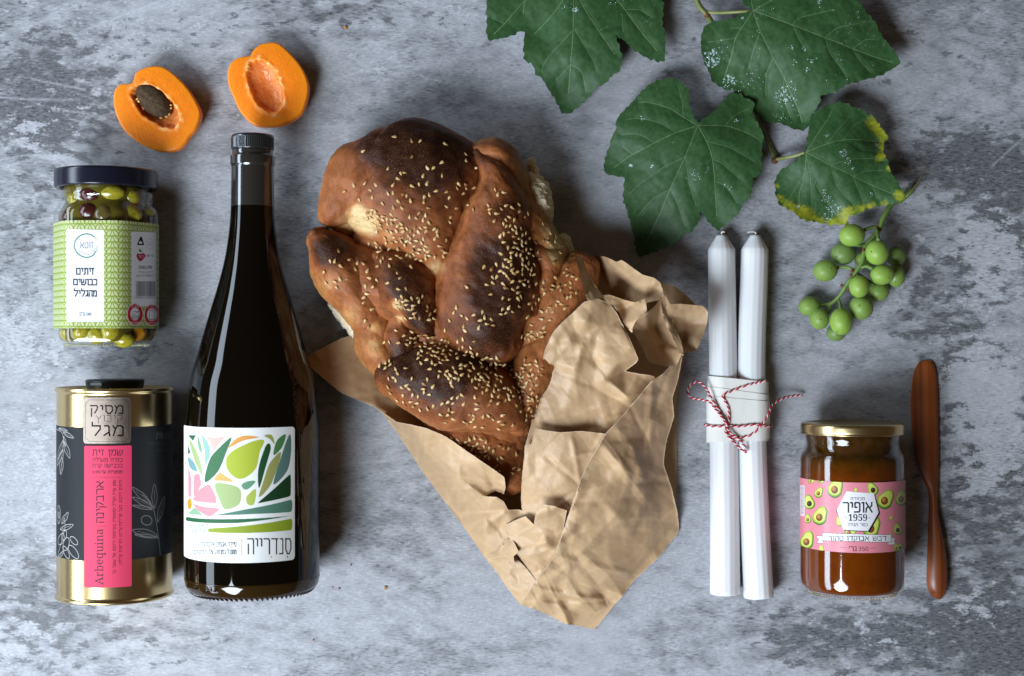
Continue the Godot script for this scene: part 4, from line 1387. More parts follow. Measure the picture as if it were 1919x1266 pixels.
# ------------------------------------------------------------------ grapes
func grapes() -> void:
	var t := thing("grape_bunch", "small bunch of unripe green grapes with a curling tendril under the yellowed leaf", "grapes")
	var o := Vector2(1460, 360)
	var s := 0.237
	var mats := []
	for k in 3:
		var m := mat(Color.WHITE, 0.48, 0.40)
		var g: float = [1.0, 1.2, 0.78][k]
		m.albedo_texture = noise_tex(noise(0.02, 4, 60 + k), 128, 128, false, 1.0, ramp([[0.0, lin(0.13 * g, 0.225 * g, 0.040)], [0.5, lin(0.185 * g, 0.300 * g, 0.058)], [0.78, lin(0.23 * g, 0.34 * g, 0.085)], [0.9, lin(0.16 * g, 0.24 * g, 0.06)], [1.0, lin(0.08, 0.09, 0.03)]]))
		tri(m, 60.0)
		m.subsurf_scatter_enabled = true
		m.subsurf_scatter_strength = 0.3
		m.roughness_texture = noise_tex(noise(0.03, 3, 70), 128, 128, false, 1.0, ramp([[0.0, Color(0.7, 0.7, 0.7)], [1.0, Color(1, 1, 1)]]))
		mats.append(m)
	var rng := RandomNumberGenerator.new()
	rng.seed = 12
	var scars := mat(lin(0.10, 0.075, 0.03), 0.8, 0.2)
	var berry := ovoid(Vector3.ONE, 28, 20, 0.02, 5)
	# x, y, half width, half height, centre height mm, turn, tone
	for g in [[575, 340, 102, 90, 21, 0.1, 1], [505, 485, 98, 92, 9, 0.3, 2], [365, 618, 97, 88, 13, 0.2, 0], [775, 475, 92, 101, 23, 0.0, 1], [925, 505, 76, 78, 8.5, 0.0, 2], [668, 535, 72, 72, 8, 0.0, 0], [815, 652, 97, 80, 22, 0.15, 1], [922, 660, 72, 92, 9, 0.0, 0],
			[632, 745, 79, 89, 23, 0.0, 1], [785, 785, 84, 78, 9, 0.3, 0], [648, 910, 96, 98, 14, 0.0, 0], [490, 1022, 90, 108, 18, 0.1, 1], [450, 1108, 76, 70, 8, 0.0, 2], [318, 1000, 76, 86, 13, 0.1, 0], [238, 900, 86, 78, 9, 0.2, 0]]:
		var h: float = g[4] * 0.001
		var b := put("grape", berry, mats[g[6]], t)
		var k := px(h) * s
		b.transform = Transform3D(Basis(Vector3.UP, g[5]) * Basis.from_scale(Vector3(g[2] * k, minf(g[2], g[3]) * k, g[3] * k)), at(o.x + g[0] * s, o.y + g[1] * s, maxf(h, minf(g[2], g[3]) * k)))
		# the little dark scar that the flower left, where it faces up
		var tip := Vector3(rng.randf_range(-0.75, 0.75), 0, rng.randf_range(-0.2, 0.85))
		tip.y = sqrt(maxf(0.05, 1.0 - tip.length_squared()))
		var sc := put("blossom_scar", ovoid(Vector3(0.07, 0.03, 0.07), 8, 6, 0.3, 3), scars, b)
		sc.position = tip.normalized() * 0.995
		sc.basis = Basis(Quaternion(Vector3.UP, tip.normalized()))
	var green := mat(lin(0.13, 0.21, 0.045), 0.5, 0.4)
	var lines := [
		[[1050, -20, 5], [960, 60, 7], [900, 85, 9], [850, 150, 12], [810, 230, 14], [790, 295, 15], [740, 360, 16], [690, 405, 16], [672, 470, 17], [650, 560, 18], [600, 640, 18], [540, 720, 16], [490, 800, 13], [440, 855, 11], [380, 905, 10]],
		[[790, 292, 15], [745, 272, 18], [672, 298, 21]], [[765, 278, 16], [778, 320, 20], [785, 380, 26]], [[690, 405, 16], [640, 420, 18], [590, 410, 20]], [[612, 622, 17], [530, 592, 15], [455, 597, 13]], [[640, 600, 18], [690, 586, 20], [735, 605, 23]],
		[[548, 700, 16], [570, 690, 20], [610, 700, 24]], [[470, 850, 12], [480, 880, 15], [486, 930, 20]], [[445, 858, 11], [380, 885, 10], [310, 892, 10]], [[400, 890, 10], [396, 930, 11], [370, 970, 13]], [[650, 540, 17], [700, 520, 16], [770, 500, 14], [860, 510, 9]], [[540, 720, 16], [600, 780, 14], [650, 830, 14]], [[620, 640, 17], [690, 690, 14], [760, 740, 11]],
	]
	for k in lines.size():
		var p := []
		for q in lines[k]: p.append(at(o.x + q[0] * s, o.y + q[1] * s, q[2] * 0.001))
		put("stalk" if k == 0 else "pedicel", tube(spline(p, 0.002), 0.0021 if k == 0 else 0.0009, 0.0011 if k == 0 else 0.0013, 10), green, t)
	var scar := mat(lin(0.16, 0.05, 0.025), 0.7, 0.3)
	for q in [[668, 300, 21], [668, 458, 17], [567, 655, 17], [495, 735, 16], [545, 765, 16], [460, 597, 13.5], [762, 272, 17], [575, 622, 17]]:
		var b := put("stalk_scar", ovoid(Vector3(0.0012, 0.0011, 0.0012), 8, 6, 0.3, 2), scar, t)
		b.position = at(o.x + q[0] * s, o.y + q[1] * s, q[2] * 0.001 + 0.001)
	var p := []
	for q in [[1352, 930, 6], [1372, 906, 8], [1410, 868, 10], [1450, 822, 11], [1490, 770, 11], [1522, 718, 10], [1552, 660, 8], [1578, 608, 6]]: p.append(at(1400 + q[0] * 0.2133, 180 + q[1] * 0.2133, q[2] * 0.001))
	put("tendril", tube(spline(p, 0.002), 0.0009, 0.0003, 8), mat(lin(0.17, 0.19, 0.07), 0.5, 0.4), t)

# ------------------------------------------------------------------ apricot halves
func apricot(label: String, pts: Array, cav: Array, stone: Array, sd: int) -> void:
	var o := Vector2(180, 40)
	var s := 0.2293
	var h := 0.019
	var poly := poly_from(pts, o, s, h)
	var cen := Vector2.ZERO
	for p in poly: cen += p / poly.size()
	var cv := Curve2D.new()
	var n := poly.size()
	for k in n + 1:
		var p := poly[k % n]
		var t2 := (poly[(k + 1) % n] - poly[(k + n - 1) % n]) * 0.17
		cv.add_point(p, -t2, t2)
	cv.bake_interval = 0.0008
	var rim := cv.get_baked_points()
	var t := thing("apricot_half", label, "apricot", Vector3(cen.x, 0, cen.y), "halves of the cut apricot")
	# outline radius per angle
	var segs := 180
	var rad := PackedFloat32Array()
	rad.resize(segs)
	for k in segs:
		var d := Vector2.from_angle(TAU * k / segs)
		var best := 0.02
		for q in rim.size() - 1:
			var hit = Geometry2D.segment_intersects_segment(cen, cen + d * 0.1, rim[q], rim[q + 1])
			if hit != null: best = (hit - cen).length()
		rad[k] = best
	var cc3 := at(o.x + cav[0] * s, o.y + cav[1] * s, h)
	var cc := Vector2(cc3.x, cc3.z) - cen
	var ca: float = cav[2] * s * px(h)
	var cb: float = cav[3] * s * px(h)
	var rot: float = cav[4]
	var nz := noise(160.0, 3, sd)
	var nf := noise(600.0, 2, sd + 1)
	# (radius fraction, height): cut face from the middle out, then the skin under it
	var prof2 := []
	for k in 46: prof2.append([0.965 * k / 45.0, 0.0186 + 0.0012 * sin(PI * k / 45.0 * 0.9), 0])
	for q in [[0.985, 0.0183], [0.996, 0.0172], [1.0, 0.0155], [0.998, 0.0130], [0.985, 0.0104], [0.955, 0.0078], [0.90, 0.0053], [0.82, 0.0033], [0.70, 0.0017], [0.54, 0.0007], [0.34, 0.0002], [0.12, 0.0], [0.0, 0.0]]: prof2.append([q[0], q[1], 1])
	var v := PackedVector3Array()
	var cs := PackedColorArray()
	for i in prof2.size():
		var f: float = prof2[i][0]
		for j in segs + 1:
			var k := j % segs
			var p := Vector2.from_angle(TAU * k / segs) * rad[k] * f
			var y: float = prof2[i][1]
			var c := Color(0.82, 0.205, 0.011)
			if prof2[i][2] == 0:
				var q := (p - cc).rotated(-rot)
				var e := sqrt(pow(q.x / ca, 2) + pow(q.y / cb, 2))
				e += 0.10 * nz.get_noise_2d(p.x, p.y)
				var dip := 1.0 - ss(0.0, 1.0, e)
				var wall := 1.0 - ss(0.84, 1.02, e)
				var g := nz.get_noise_2d(p.x + 1.0, p.y)
				var gf := nf.get_noise_2d(p.x, p.y)
				y -= cav[5] * (0.55 * wall + 0.45 * dip) * (1.0 - 0.35 * q.y / cb * cav[6]) + 0.0004 * g * wall
				y += 0.0003 * exp(-pow((e - 1.08) / 0.1, 2)) + 0.00012 * gf
				c = c.lerp(Color(0.74, 0.245, 0.070), wall * (0.75 + 0.25 * g))
				c = c.lerp(Color(0.92, 0.52, 0.20), exp(-pow((e - 1.05) / 0.11, 2)) * clampf(0.25 + 1.3 * g, 0.0, 0.9))
				c *= 1.0 + 0.10 * g + 0.08 * gf
				# the flat dip where the stalk sat
				c = c.lerp(Color(0.84, 0.235, 0.011), ss(0.7, 0.99, f))
			else:
				c = Color(0.84, 0.235, 0.011) * (1.0 + 0.1 * nz.get_noise_3d(p.x, y, p.y))
			v.append(Vector3(p.x, y, p.y))
			cs.append(c)
	var m := mat(Color.WHITE, 0.34, 0.45)
	m.vertex_color_use_as_albedo = true
	m.subsurf_scatter_enabled = true
	m.subsurf_scatter_strength = 0.18
	put("flesh", build(v, grid_idx(prof2.size(), segs + 1, false), PackedVector2Array(), cs), m, t)
	if stone.size():
		var sm := mat(Color.WHITE, 0.75, 0.3)
		sm.albedo_texture = noise_tex(noise(0.03, 5, 81), 256, 256, false, 1.0, ramp([[0.0, lin(0.03, 0.016, 0.008)], [0.5, lin(0.062, 0.037, 0.019)], [1.0, lin(0.12, 0.075, 0.036)]]))
		tri(sm, 45.0)
		bump(sm, noise(0.02, 3, 83), 256, 0.02)
		var st := put("stone", ovoid(Vector3(stone[2] * s * px(h), 0.0062, stone[3] * s * px(h)), 40, 28, 0.06, 9), sm, t)
		var sp := at(o.x + stone[0] * s, o.y + stone[1] * s, h)
		st.position = Vector3(sp.x - cen.x, 0.0166, sp.z - cen.y)
		st.rotation.y = -stone[4]
		# shreds of flesh sticking to the edge of the stone
		var shred := mat(lin(0.80, 0.42, 0.12), 0.5, 0.4)
		var rng := RandomNumberGenerator.new()
		rng.seed = 3
		for k in 26:
			var a := rng.randf() * TAU
			var e := Vector2(cos(a) * stone[2], sin(a) * stone[3]) * s * px(h) * rng.randf_range(0.94, 1.06)
			e = e.rotated(stone[4])
			var r := rng.randf_range(0.0003, 0.0008)
			var f := put("flesh_shred", ovoid(Vector3(r, r * 0.7, r * 1.6), 8, 6, 0.3, k), shred, t)
			f.position = Vector3(sp.x - cen.x + e.x, 0.0176 + rng.randf() * 0.001, sp.z - cen.y + e.y)
			f.rotation.y = rng.randf() * TAU

func apricots() -> void:
	apricot("apricot half that still holds its brown stone, cut face up", [[460, 360], [380, 380], [322, 418], [306, 470], [288, 500], [250, 508], [190, 512], [145, 570], [138, 650], [160, 760], [220, 880], [330, 980], [450, 1040], [560, 1065], [660, 1050], [726, 1000], [765, 940], [815, 880], [850, 790], [850, 720], [800, 620], [730, 520], [640, 430], [550, 370]],
		[490, 690, 235, 122, 0.72, 0.0085, 0.0], [466, 640, 178, 106, 0.78], 13)
	apricot("apricot half with an empty hollow, its stone gone, right above the bottle", [[1440, 165], [1350, 180], [1290, 224], [1262, 270], [1232, 280], [1160, 292], [1100, 335], [1072, 410], [1080, 520], [1120, 620], [1170, 730], [1240, 810], [1310, 855], [1450, 860], [1560, 835], [1650, 780], [1700, 720], [1740, 560], [1720, 450], [1660, 340], [1570, 240], [1500, 180]],
		[1385, 530, 232, 128, 1.18, 0.0082, 0.7], [], 17)

# ------------------------------------------------------------------ candles, paper band and twine
func candle(label: String, pts: Array) -> void:
	# u, v, radius in px along the axis, from the tip down
	var t := thing("candle", label, "candle", Vector3.ZERO, "white candles tied together")
	var p3 := []
	var r := 26.5 * px(0.009)
	for q in pts: p3.append(at(q[0], q[1], r))
	var path := spline(p3, 0.004)
	var total := 0.0
	for k in path.size() - 1: total += path[k].distance_to(path[k + 1])
	var v := PackedVector3Array()
	var rings := []
	var seg := 96
	var s := 0.0
	for k in path.size():
		if k: s += path[k].distance_to(path[k - 1])
		var d := (path[mini(k + 1, path.size() - 1)] - path[maxi(k - 1, 0)]).normalized()
		var f := s / total
		if k == 0:
			rings.append([path[0], d, 0.0, 0.0])
			rings.append([path[0] + d * 0.0002, d, 0.36, 0.0])
			rings.append([path[0] + d * 0.0015, d, 0.42, 0.1])
			rings.append([path[0] + d * 0.0050, d, 0.66, 0.8])
			rings.append([path[0] + d * 0.0085, d, 0.88, 1.0])
			rings.append([path[0] + d * 0.0100, d, 0.95, 1.0])
		elif s > 0.012 and k < path.size() - 1:
			rings.append([path[k], d, lerpf(0.95, 1.06, f), 1.0])
	var e := path[path.size() - 1]
	var de := (e - path[path.size() - 3]).normalized()
	rings.append([e - de * 0.0006, de, 1.06, 1.0])
	rings.append([e, de, 1.03, 0.7])
	rings.append([e + de * 0.0002, de, 0.9, 0.2])
	rings.append([e + de * 0.0002, de, 0.0, 0.0])
	for g in rings:
		var side: Vector3 = Vector3.UP.cross(g[1]).normalized()
		for j in seg + 1:
			var a := TAU * (j % seg) / seg
			var rr: float = r * g[2] * (1.0 - g[3] * 0.018 * pow(absf(cos(a * 8.0)), 2.0))
			v.append(g[0] + (side * cos(a) + Vector3.UP * sin(a)) * rr)
	var wax := mat(lin(0.73, 0.735, 0.74), 0.38, 0.5)
	wax.subsurf_scatter_enabled = true
	wax.subsurf_scatter_strength = 0.25
	put("wax", build(v, grid_idx(rings.size(), seg + 1, false)), wax, t)
	var w0 := path[0]
	var bend := -1.0 if pts[0][0] > 1400 else 0.3
	var w := spline([w0 + Vector3(0, 0.001, 0.002), w0 + Vector3(0, 0.002, -0.0012), w0 + Vector3(bend * 0.002, 0.003, -0.002), w0 + Vector3(bend * 0.0055, 0.0035, -0.0016)], 0.0008)
	put("wick", tube(w, 0.0007, 0.0005, 8), mat(lin(0.62, 0.60, 0.54), 0.8, 0.2), t)

func band_point(f: float, grow: float, y0: Vector3, y1: Vector3, r: float) -> Vector3:
	# closed loop round two parallel rods: half circle, flat top, half circle, flat bottom
	var w := absf(y1.x - y0.x)
	var around := TAU * r + 2.0 * w
	var s := fposmod(f, 1.0) * around
	var rr := r + grow
	if s < w: return Vector3(y0.x + s, r + rr, 0)
	s -= w
	if s < PI * r:
		var a := s / r
		return Vector3(y1.x + sin(a) * rr, r + cos(a) * rr, 0)
	s -= PI * r
	if s < w: return Vector3(y1.x - s, r - rr + grow * 0.9, 0)
	s -= w
	var b := s / r
	return Vector3(y0.x - sin(b) * rr, r - cos(b) * rr, 0)

func candles() -> void:
	candle("white candle nearer the bread, the straighter one of the tied pair", [[1351.5, 440], [1353, 560], [1355, 700], [1357, 850], [1358, 980], [1358.5, 1112]])
	candle("slightly bent white candle nearer the honey jar, its wick lying to one side", [[1415, 440], [1412.5, 530], [1408.5, 640], [1407.5, 740], [1409.5, 860], [1414, 980], [1421.5, 1118]])
	var r := 27.5 * px(0.009)
	var a := at(1354.5, 768, r)
	var b := at(1411, 768, r)
	var t := thing("paper_band", "off white paper strip wrapped in layers round the two candles", "paper")
	var paper := mat(lin(0.76, 0.745, 0.69), 0.7, 0.3)
	var n := noise(60.0, 3, 15)
	# each turn: v at the left and right of its upper edge, lower edge, growth
	for turn in [[704, 716, 826, 826, 0.0004], [724, 740, 808, 812, 0.0008], [742, 752, 829, 822, 0.0012]]:
		var v := PackedVector3Array()
		var rows := 14
		var cols := 120
		for i in rows + 1:
			for j in cols + 1:
				var f := float(j % cols) / cols
				var p := band_point(f, turn[4], a, b, r)
				var lr := clampf((p.x - a.x + r) / (b.x - a.x + 2 * r), 0.0, 1.0)
				var vv := lerpf(lerpf(turn[0], turn[1], lr), lerpf(turn[2], turn[3], lr), float(i) / rows)
				p.z = (vv - 633.0) * px(p.y)
				var k := 0.00025 * n.get_noise_3d(p.x, p.y, p.z)
				v.append(p + Vector3(0, k, 0))
		put("paper_turn", build(v, grid_idx(rows + 1, cols + 1, false)), paper, t)
	# red and white bakers' twine
	var w := thing("twine", "red and white twisted twine tied in a loose bow on the paper band", "string")
	var red := mat(lin(0.46, 0.008, 0.035), 0.75, 0.3)
	var white := mat(lin(0.72, 0.67, 0.64), 0.8, 0.3)
	var o := Vector2(1260, 420)
	var s := 0.3474
	var ring := []
	for k in 49:
		var p := band_point(k / 48.0 + 0.02, 0.0022, a, b, r)
		p.z = (797.0 - 633.0 + 1.5 * sin(k * 0.6)) * px(p.y)
		ring.append(p)
	var runs := [ring]
	for run in [
			[[293, 1082, 22.5], [262, 1022, 22], [240, 985, 21.5], [205, 930, 21], [182, 885, 19], [142, 850, 15], [102, 862, 13], [83, 900, 12], [100, 934, 14], [150, 944, 17], [200, 958, 20.5], [232, 995, 21.5], [262, 1032, 23], [292, 1075, 24]],
			[[505, 843, 19], [420, 862, 20.5], [340, 890, 21], [278, 918, 21.5], [275, 935, 21.5], [300, 985, 21.5], [306, 1040, 22], [296, 1090, 23.5]],
			[[290, 1092, 23], [300, 1125, 22], [340, 1150, 21.5], [420, 1136, 21.5], [480, 1082, 21.5], [518, 1020, 20], [545, 968, 15], [600, 936, 10], [650, 924, 6], [700, 920, 3]],
			[[296, 1080, 24], [288, 1120, 23], [325, 1168, 22], [370, 1212, 21], [396, 1228, 21], [388, 1195, 21.5], [355, 1155, 22.5], [318, 1128, 23.5], [292, 1096, 24]]]:
		var p := []
		for q in run: p.append(at(o.x + q[0] * s, o.y + q[1] * s, q[2] * 0.001))
		runs.append(p)
	for run in runs:
		var path := spline(run, 0.00035)
		for ply in 2:
			var off := PackedVector3Array()
			var side := Vector3.RIGHT
			for k in path.size():
				var d := (path[mini(k + 1, path.size() - 1)] - path[maxi(k - 1, 0)]).normalized()
				side = (side - d * side.dot(d)).normalized()
				if not side.is_normalized(): side = d.cross(Vector3.UP).normalized()
				var up := side.cross(d)
				var ang := k * 0.00035 / 0.0056 * TAU + ply * PI
				off.append(path[k] + (side * cos(ang) + up * sin(ang)) * 0.00038)
			put("red_ply" if ply == 0 else "white_ply", tube(off, 0.00052 if ply == 0 else 0.00040, 0.00052 if ply == 0 else 0.00040, 8), red if ply == 0 else white, w)

# ------------------------------------------------------------------ wooden butter knife
func knife() -> void:
	var o := Vector2(1470, 660)
	var s := 0.3871
	# y, left, right, thickness mm, lift of the centre mm
	var rows := [[38, 672, 706, 2.0, 4], [44, 655, 715, 2.6, 4], [60, 640, 724, 3.4, 4.2], [90, 627, 732, 4.0, 4.4], [130, 616, 738, 4.6, 4.6], [230, 607, 743, 5.2, 4.6], [330, 612, 745, 5.4, 4.6], [450, 625, 746, 5.6, 4.6], [560, 650, 745, 6.2, 4.8], [620, 673, 741, 6.8, 4.9], [660, 690, 739, 7.2, 5], [720, 699, 738, 7.8, 5.2], [800, 697, 746, 8.6, 5.4],
		[900, 694, 767, 9.6, 5.6], [1000, 690, 782, 10.6, 5.7], [1080, 688, 787, 11.0, 5.8], [1120, 689, 786, 10.8, 5.7], [1150, 695, 782, 10.0, 5.4], [1175, 708, 772, 8.2, 5.0], [1190, 725, 760, 5.0, 4.6], [1195, 738, 750, 2.0, 4.4]]
	var t := thing("butter_knife", "slim reddish wooden butter knife with a rounded handle", "knife")
	var m := mat(Color.WHITE, 0.36, 0.5)
	var g := noise(0.02, 5, 91)
	var im := g.get_image(512, 32)
	im.resize(512, 512, Image.INTERPOLATE_CUBIC)
	var w := Image.create(512, 512, false, Image.FORMAT_RGB8)
	var fine := noise(0.25, 2, 93)
	for y in 512:
		for x in 512:
			var q := im.get_pixel(x, y).r + 0.10 * fine.get_noise_2d(x * 2.0, y * 0.06)
			w.set_pixel(x, y, Color(0.10, 0.022, 0.006).lerp(Color(0.29, 0.075, 0.016), clampf(q, 0.0, 1.0)).linear_to_srgb())
	m.albedo_texture = ImageTexture.create_from_image(w)
	var make := func(from: int, to: int) -> ArrayMesh:
		var v := PackedVector3Array()
		var uv := PackedVector2Array()
		var seg := 40
		var rings := []
		for k in range(from, to + 1):
			var steps := 6 if k < to else 1
			for e in steps:
				var f := float(e) / 6.0
				var q0: Array = rows[maxi(k - 1, 0)]
				var q1: Array = rows[k]
				var q2: Array = rows[mini(k + 1, rows.size() - 1)]
				var q3: Array = rows[mini(k + 2, rows.size() - 1)]
				var row := []
				for c in 5: row.append(cubic_interpolate(q1[c], q2[c], q0[c], q3[c], f) if c > 0 else lerpf(q1[0], q2[0], f))
				rings.append(row)
		for i in rings.size():
			var q: Array = rings[i]
			var flat := ss(700.0, 450.0, q[0])
			var th: float = q[3] * 0.0005
			var cy := maxf(th + 0.0002, 0.0)
			var l := at(o.x + q[1] * s, o.y + q[0] * s, cy)
			var r := at(o.x + q[2] * s, o.y + q[0] * s, cy)
			for j in seg + 1:
				var a := TAU * (j % seg) / seg
				var cx := cos(a)
				var sy := sin(a)
				# the blade thins towards its left, cutting edge
				var thin := lerpf(1.0, 0.35 + 0.65 * ss(-1.0, 0.5, cx), flat)
				var p := l.lerp(r, 0.5 + 0.5 * cx)
				v.append(Vector3(p.x, cy + th * sy * thin, p.z))
				uv.append(Vector2(0.5 + p.x * 22.0, p.z * 4.0 + 0.02 * sy))
		# close both ends
		for end in [0, rings.size() - 1]:
			pass
		return build(v, grid_idx(rings.size(), seg + 1, true), uv)
	put("blade", make.call(0, 10), m, t)
	put("handle", make.call(10, rows.size() - 1), m, t)

# ------------------------------------------------------------------ crumbs on the board
func crumbs() -> void:
	var list := [[648, 51, 2.2, Color(0.40, 0.18, 0.04), "orange crumb lying alone on the board right of the apricots"], [541, 556, 1.4, Color(0.30, 0.09, 0.03), "reddish crumb between the bottle neck and the bread"],
		[722, 1101, 2.4, Color(0.42, 0.26, 0.14), "tan flake of crust right of the bottle foot"], [636, 1102, 1.2, Color(0.25, 0.09, 0.05), "dark red crumb just right of the bottle foot"], [623, 1100, 1.0, Color(0.40, 0.20, 0.12), "smallest brown crumb touching distance from the bottle foot"],
		[587, 1199, 1.2, Color(0.40, 0.17, 0.12), "pinkish crumb below the bottle near the lower edge"], [658, 1058, 1.0, Color(0.12, 0.10, 0.09), "dark speck between bottle and paper bag"]]
	for k in list.size():
		var c: Array = list[k]
		var r: float = c[2] * px(0) * 1.3
		var o := put("crumb", ovoid(Vector3(r, r * 0.7, r * 1.25), 12, 9, 0.7, 40 + k), mat(lin(c[3].r, c[3].g, c[3].b), 0.8, 0.2))
		o.position = at(c[0], c[1], r * 0.6)
		o.rotation.y = k * 1.3
		tag(o, c[4], "crumb")

# ------------------------------------------------------------------ the braided loaf
const TOP_CELL := 0.0012

func note_top(p: Vector3) -> void:
	var i := int(floor(p.x / TOP_CELL))
	var j := int(floor(p.z / TOP_CELL))
	for a in 2:
		for b in 2:
			var key := Vector2i(i + a, j + b)
			if not bread_top.has(key) or bread_top[key] < p.y: bread_top[key] = p.y

func top_at(x: float, z: float) -> float:
	return bread_top.get(Vector2i(roundi(x / TOP_CELL), roundi(z / TOP_CELL)), -1.0)

# spine of [u, v, height mm, half width px, half height mm]; browned spots and pale spots are [u, v, radius px, strength]
func strand(parent: Node3D, pts: Array, m: Material, tone: float, spots: Array, pales: Array, sd: int) -> void:
	var c := Curve3D.new()
	var n := pts.size()
	var rad := []
	for k in n:
		var q: Array = pts[k]
		rad.append(Vector2(q[3] * px(q[2] * 0.001), q[4] * 0.001))
	var p3 := []
	for q in pts: p3.append(at(q[0], q[1], q[2] * 0.001))
	# dense spine with eased radii
	var spine := []
	for k in n - 1:
		var steps := int(ceil(p3[k].distance_to(p3[k + 1]) / 0.0011))
		for e in steps:
			var f := float(e) / steps
			var a: int = maxi(k - 1, 0)
			var b: int = mini(k + 2, n - 1)
			var pos: Vector3 = p3[k].cubic_interpolate(p3[k + 1], p3[a], p3[b], f)
			var r: Vector2 = rad[k].cubic_interpolate(rad[k + 1], rad[a], rad[b], f)
			spine.append([pos, r.max(Vector2(0.002, 0.002))])
	spine.append([p3[n - 1], rad[n - 1]])
	var d0: Vector3 = (spine[1][0] - spine[0][0]).normalized()
	var d1: Vector3 = (spine[-1][0] - spine[-2][0]).normalized()
	var rings := []
	var cap := 16
	for k in cap:
		var a := PI / 2 * (1.0 - float(k) / cap)
		rings.append([spine[0][0] - d0 * spine[0][1].x * 0.75 * sin(a), d0, spine[0][1] * cos(a)])
	for k in spine.size():
		var d: Vector3 = (spine[mini(k + 1, spine.size() - 1)][0] - spine[maxi(k - 1, 0)][0]).normalized()
		rings.append([spine[k][0], d, spine[k][1]])
	for k in range(1, cap + 1):
		var a := PI / 2 * float(k) / cap
		rings.append([spine[-1][0] + d1 * spine[-1][1].x * 0.75 * sin(a), d1, spine[-1][1] * cos(a)])
	var seg := 132
	var n1 := noise(26.0, 3, sd)
	var n2 := noise(75.0, 4, sd + 7)
	n2.fractal_type = FastNoiseLite.FRACTAL_RIDGED
	var n3 := noise(420.0, 3, sd + 9)
	var n4 := noise(48.0, 4, sd + 12)
	var n5 := noise(190.0, 4, sd + 15)
	var dark := []
	for q in spots:
		var a := at(q[0], q[1], 0.06)
		dark.append([Vector2(a.x, a.z), q[2] * px(0.06), q[3]])
	var pale := []
	for q in pales:
		var a := at(q[0], q[1], 0.05)
		pale.append([Vector2(a.x, a.z), q[2] * px(0.05), q[3]])
	var v := PackedVector3Array()
	var uv := PackedVector2Array()
	var cs := PackedColorArray()
	for i in rings.size():
		var g: Array = rings[i]
		var side: Vector3 = Vector3.UP.cross(g[1]).normalized()
		var up: Vector3 = g[1].cross(side).normalized()
		var r: Vector2 = g[2]
		for j in seg + 1:
			var a := TAU * (j % seg) / seg
			var ca := cos(a)
			var sa := sin(a)
			var base: Vector3 = g[0] + side * r.x * ca + up * r.y * sa
			var dir := (side * ca / maxf(r.x, 0.001) + up * sa / maxf(r.y, 0.001)).normalized()
			var e1 := n1.get_noise_3dv(base)
			var e2 := n2.get_noise_3dv(base)
			var e3 := n3.get_noise_3dv(base)
			var e4 := n4.get_noise_3dv(base)
			var p := base + dir * (0.0028 * e1 + 0.0008 * maxf(-e2, -0.6) + 0.00020 * e3)
			if p.y < 0.0014: p.y = 0.0014
			v.append(p)
			uv.append(Vector2(p.x, p.z) * 30.0)
			if sa > -0.2: note_top(p)
			var ny := dir.y
			var q := Vector2(p.x, p.z)
			var b := 0.0
			for s in dark: b += s[2] * exp(-pow(q.distance_to(s[0]) / s[1], 2))
			var l := 0.0
			for s in pale: l += s[2] * exp(-pow(q.distance_to(s[0]) / s[1], 2))
			# how far the crust has browned: tops first, flanks stay amber, torn and stretched places stay pale
			var brown := ss(-0.15, 0.9, ny) * tone + 0.30 * e4 + 0.10 * e2 + b * 0.62 - l * 0.9
			var col := Color(0.50, 0.225, 0.070).lerp(Color(0.335, 0.112, 0.036), ss(0.05, 0.5, brown))
			col = col.lerp(Color(0.180, 0.053, 0.017), ss(0.55, 1.0, brown))
			col = col.lerp(Color(0.036, 0.012, 0.006), ss(0.85, 1.35, brown))
			col = col.lerp(Color(0.70, 0.50, 0.235), ss(0.35, 1.1, l + 0.35 * e4 + 0.2 * e2))
			col *= 0.97 * (1.0 + 0.22 * e3 + 0.30 * n5.get_noise_3dv(base))
			cs.append(col)
	put("strand", build(v, grid_idx(rings.size(), seg + 1, true), uv, cs), m, parent)

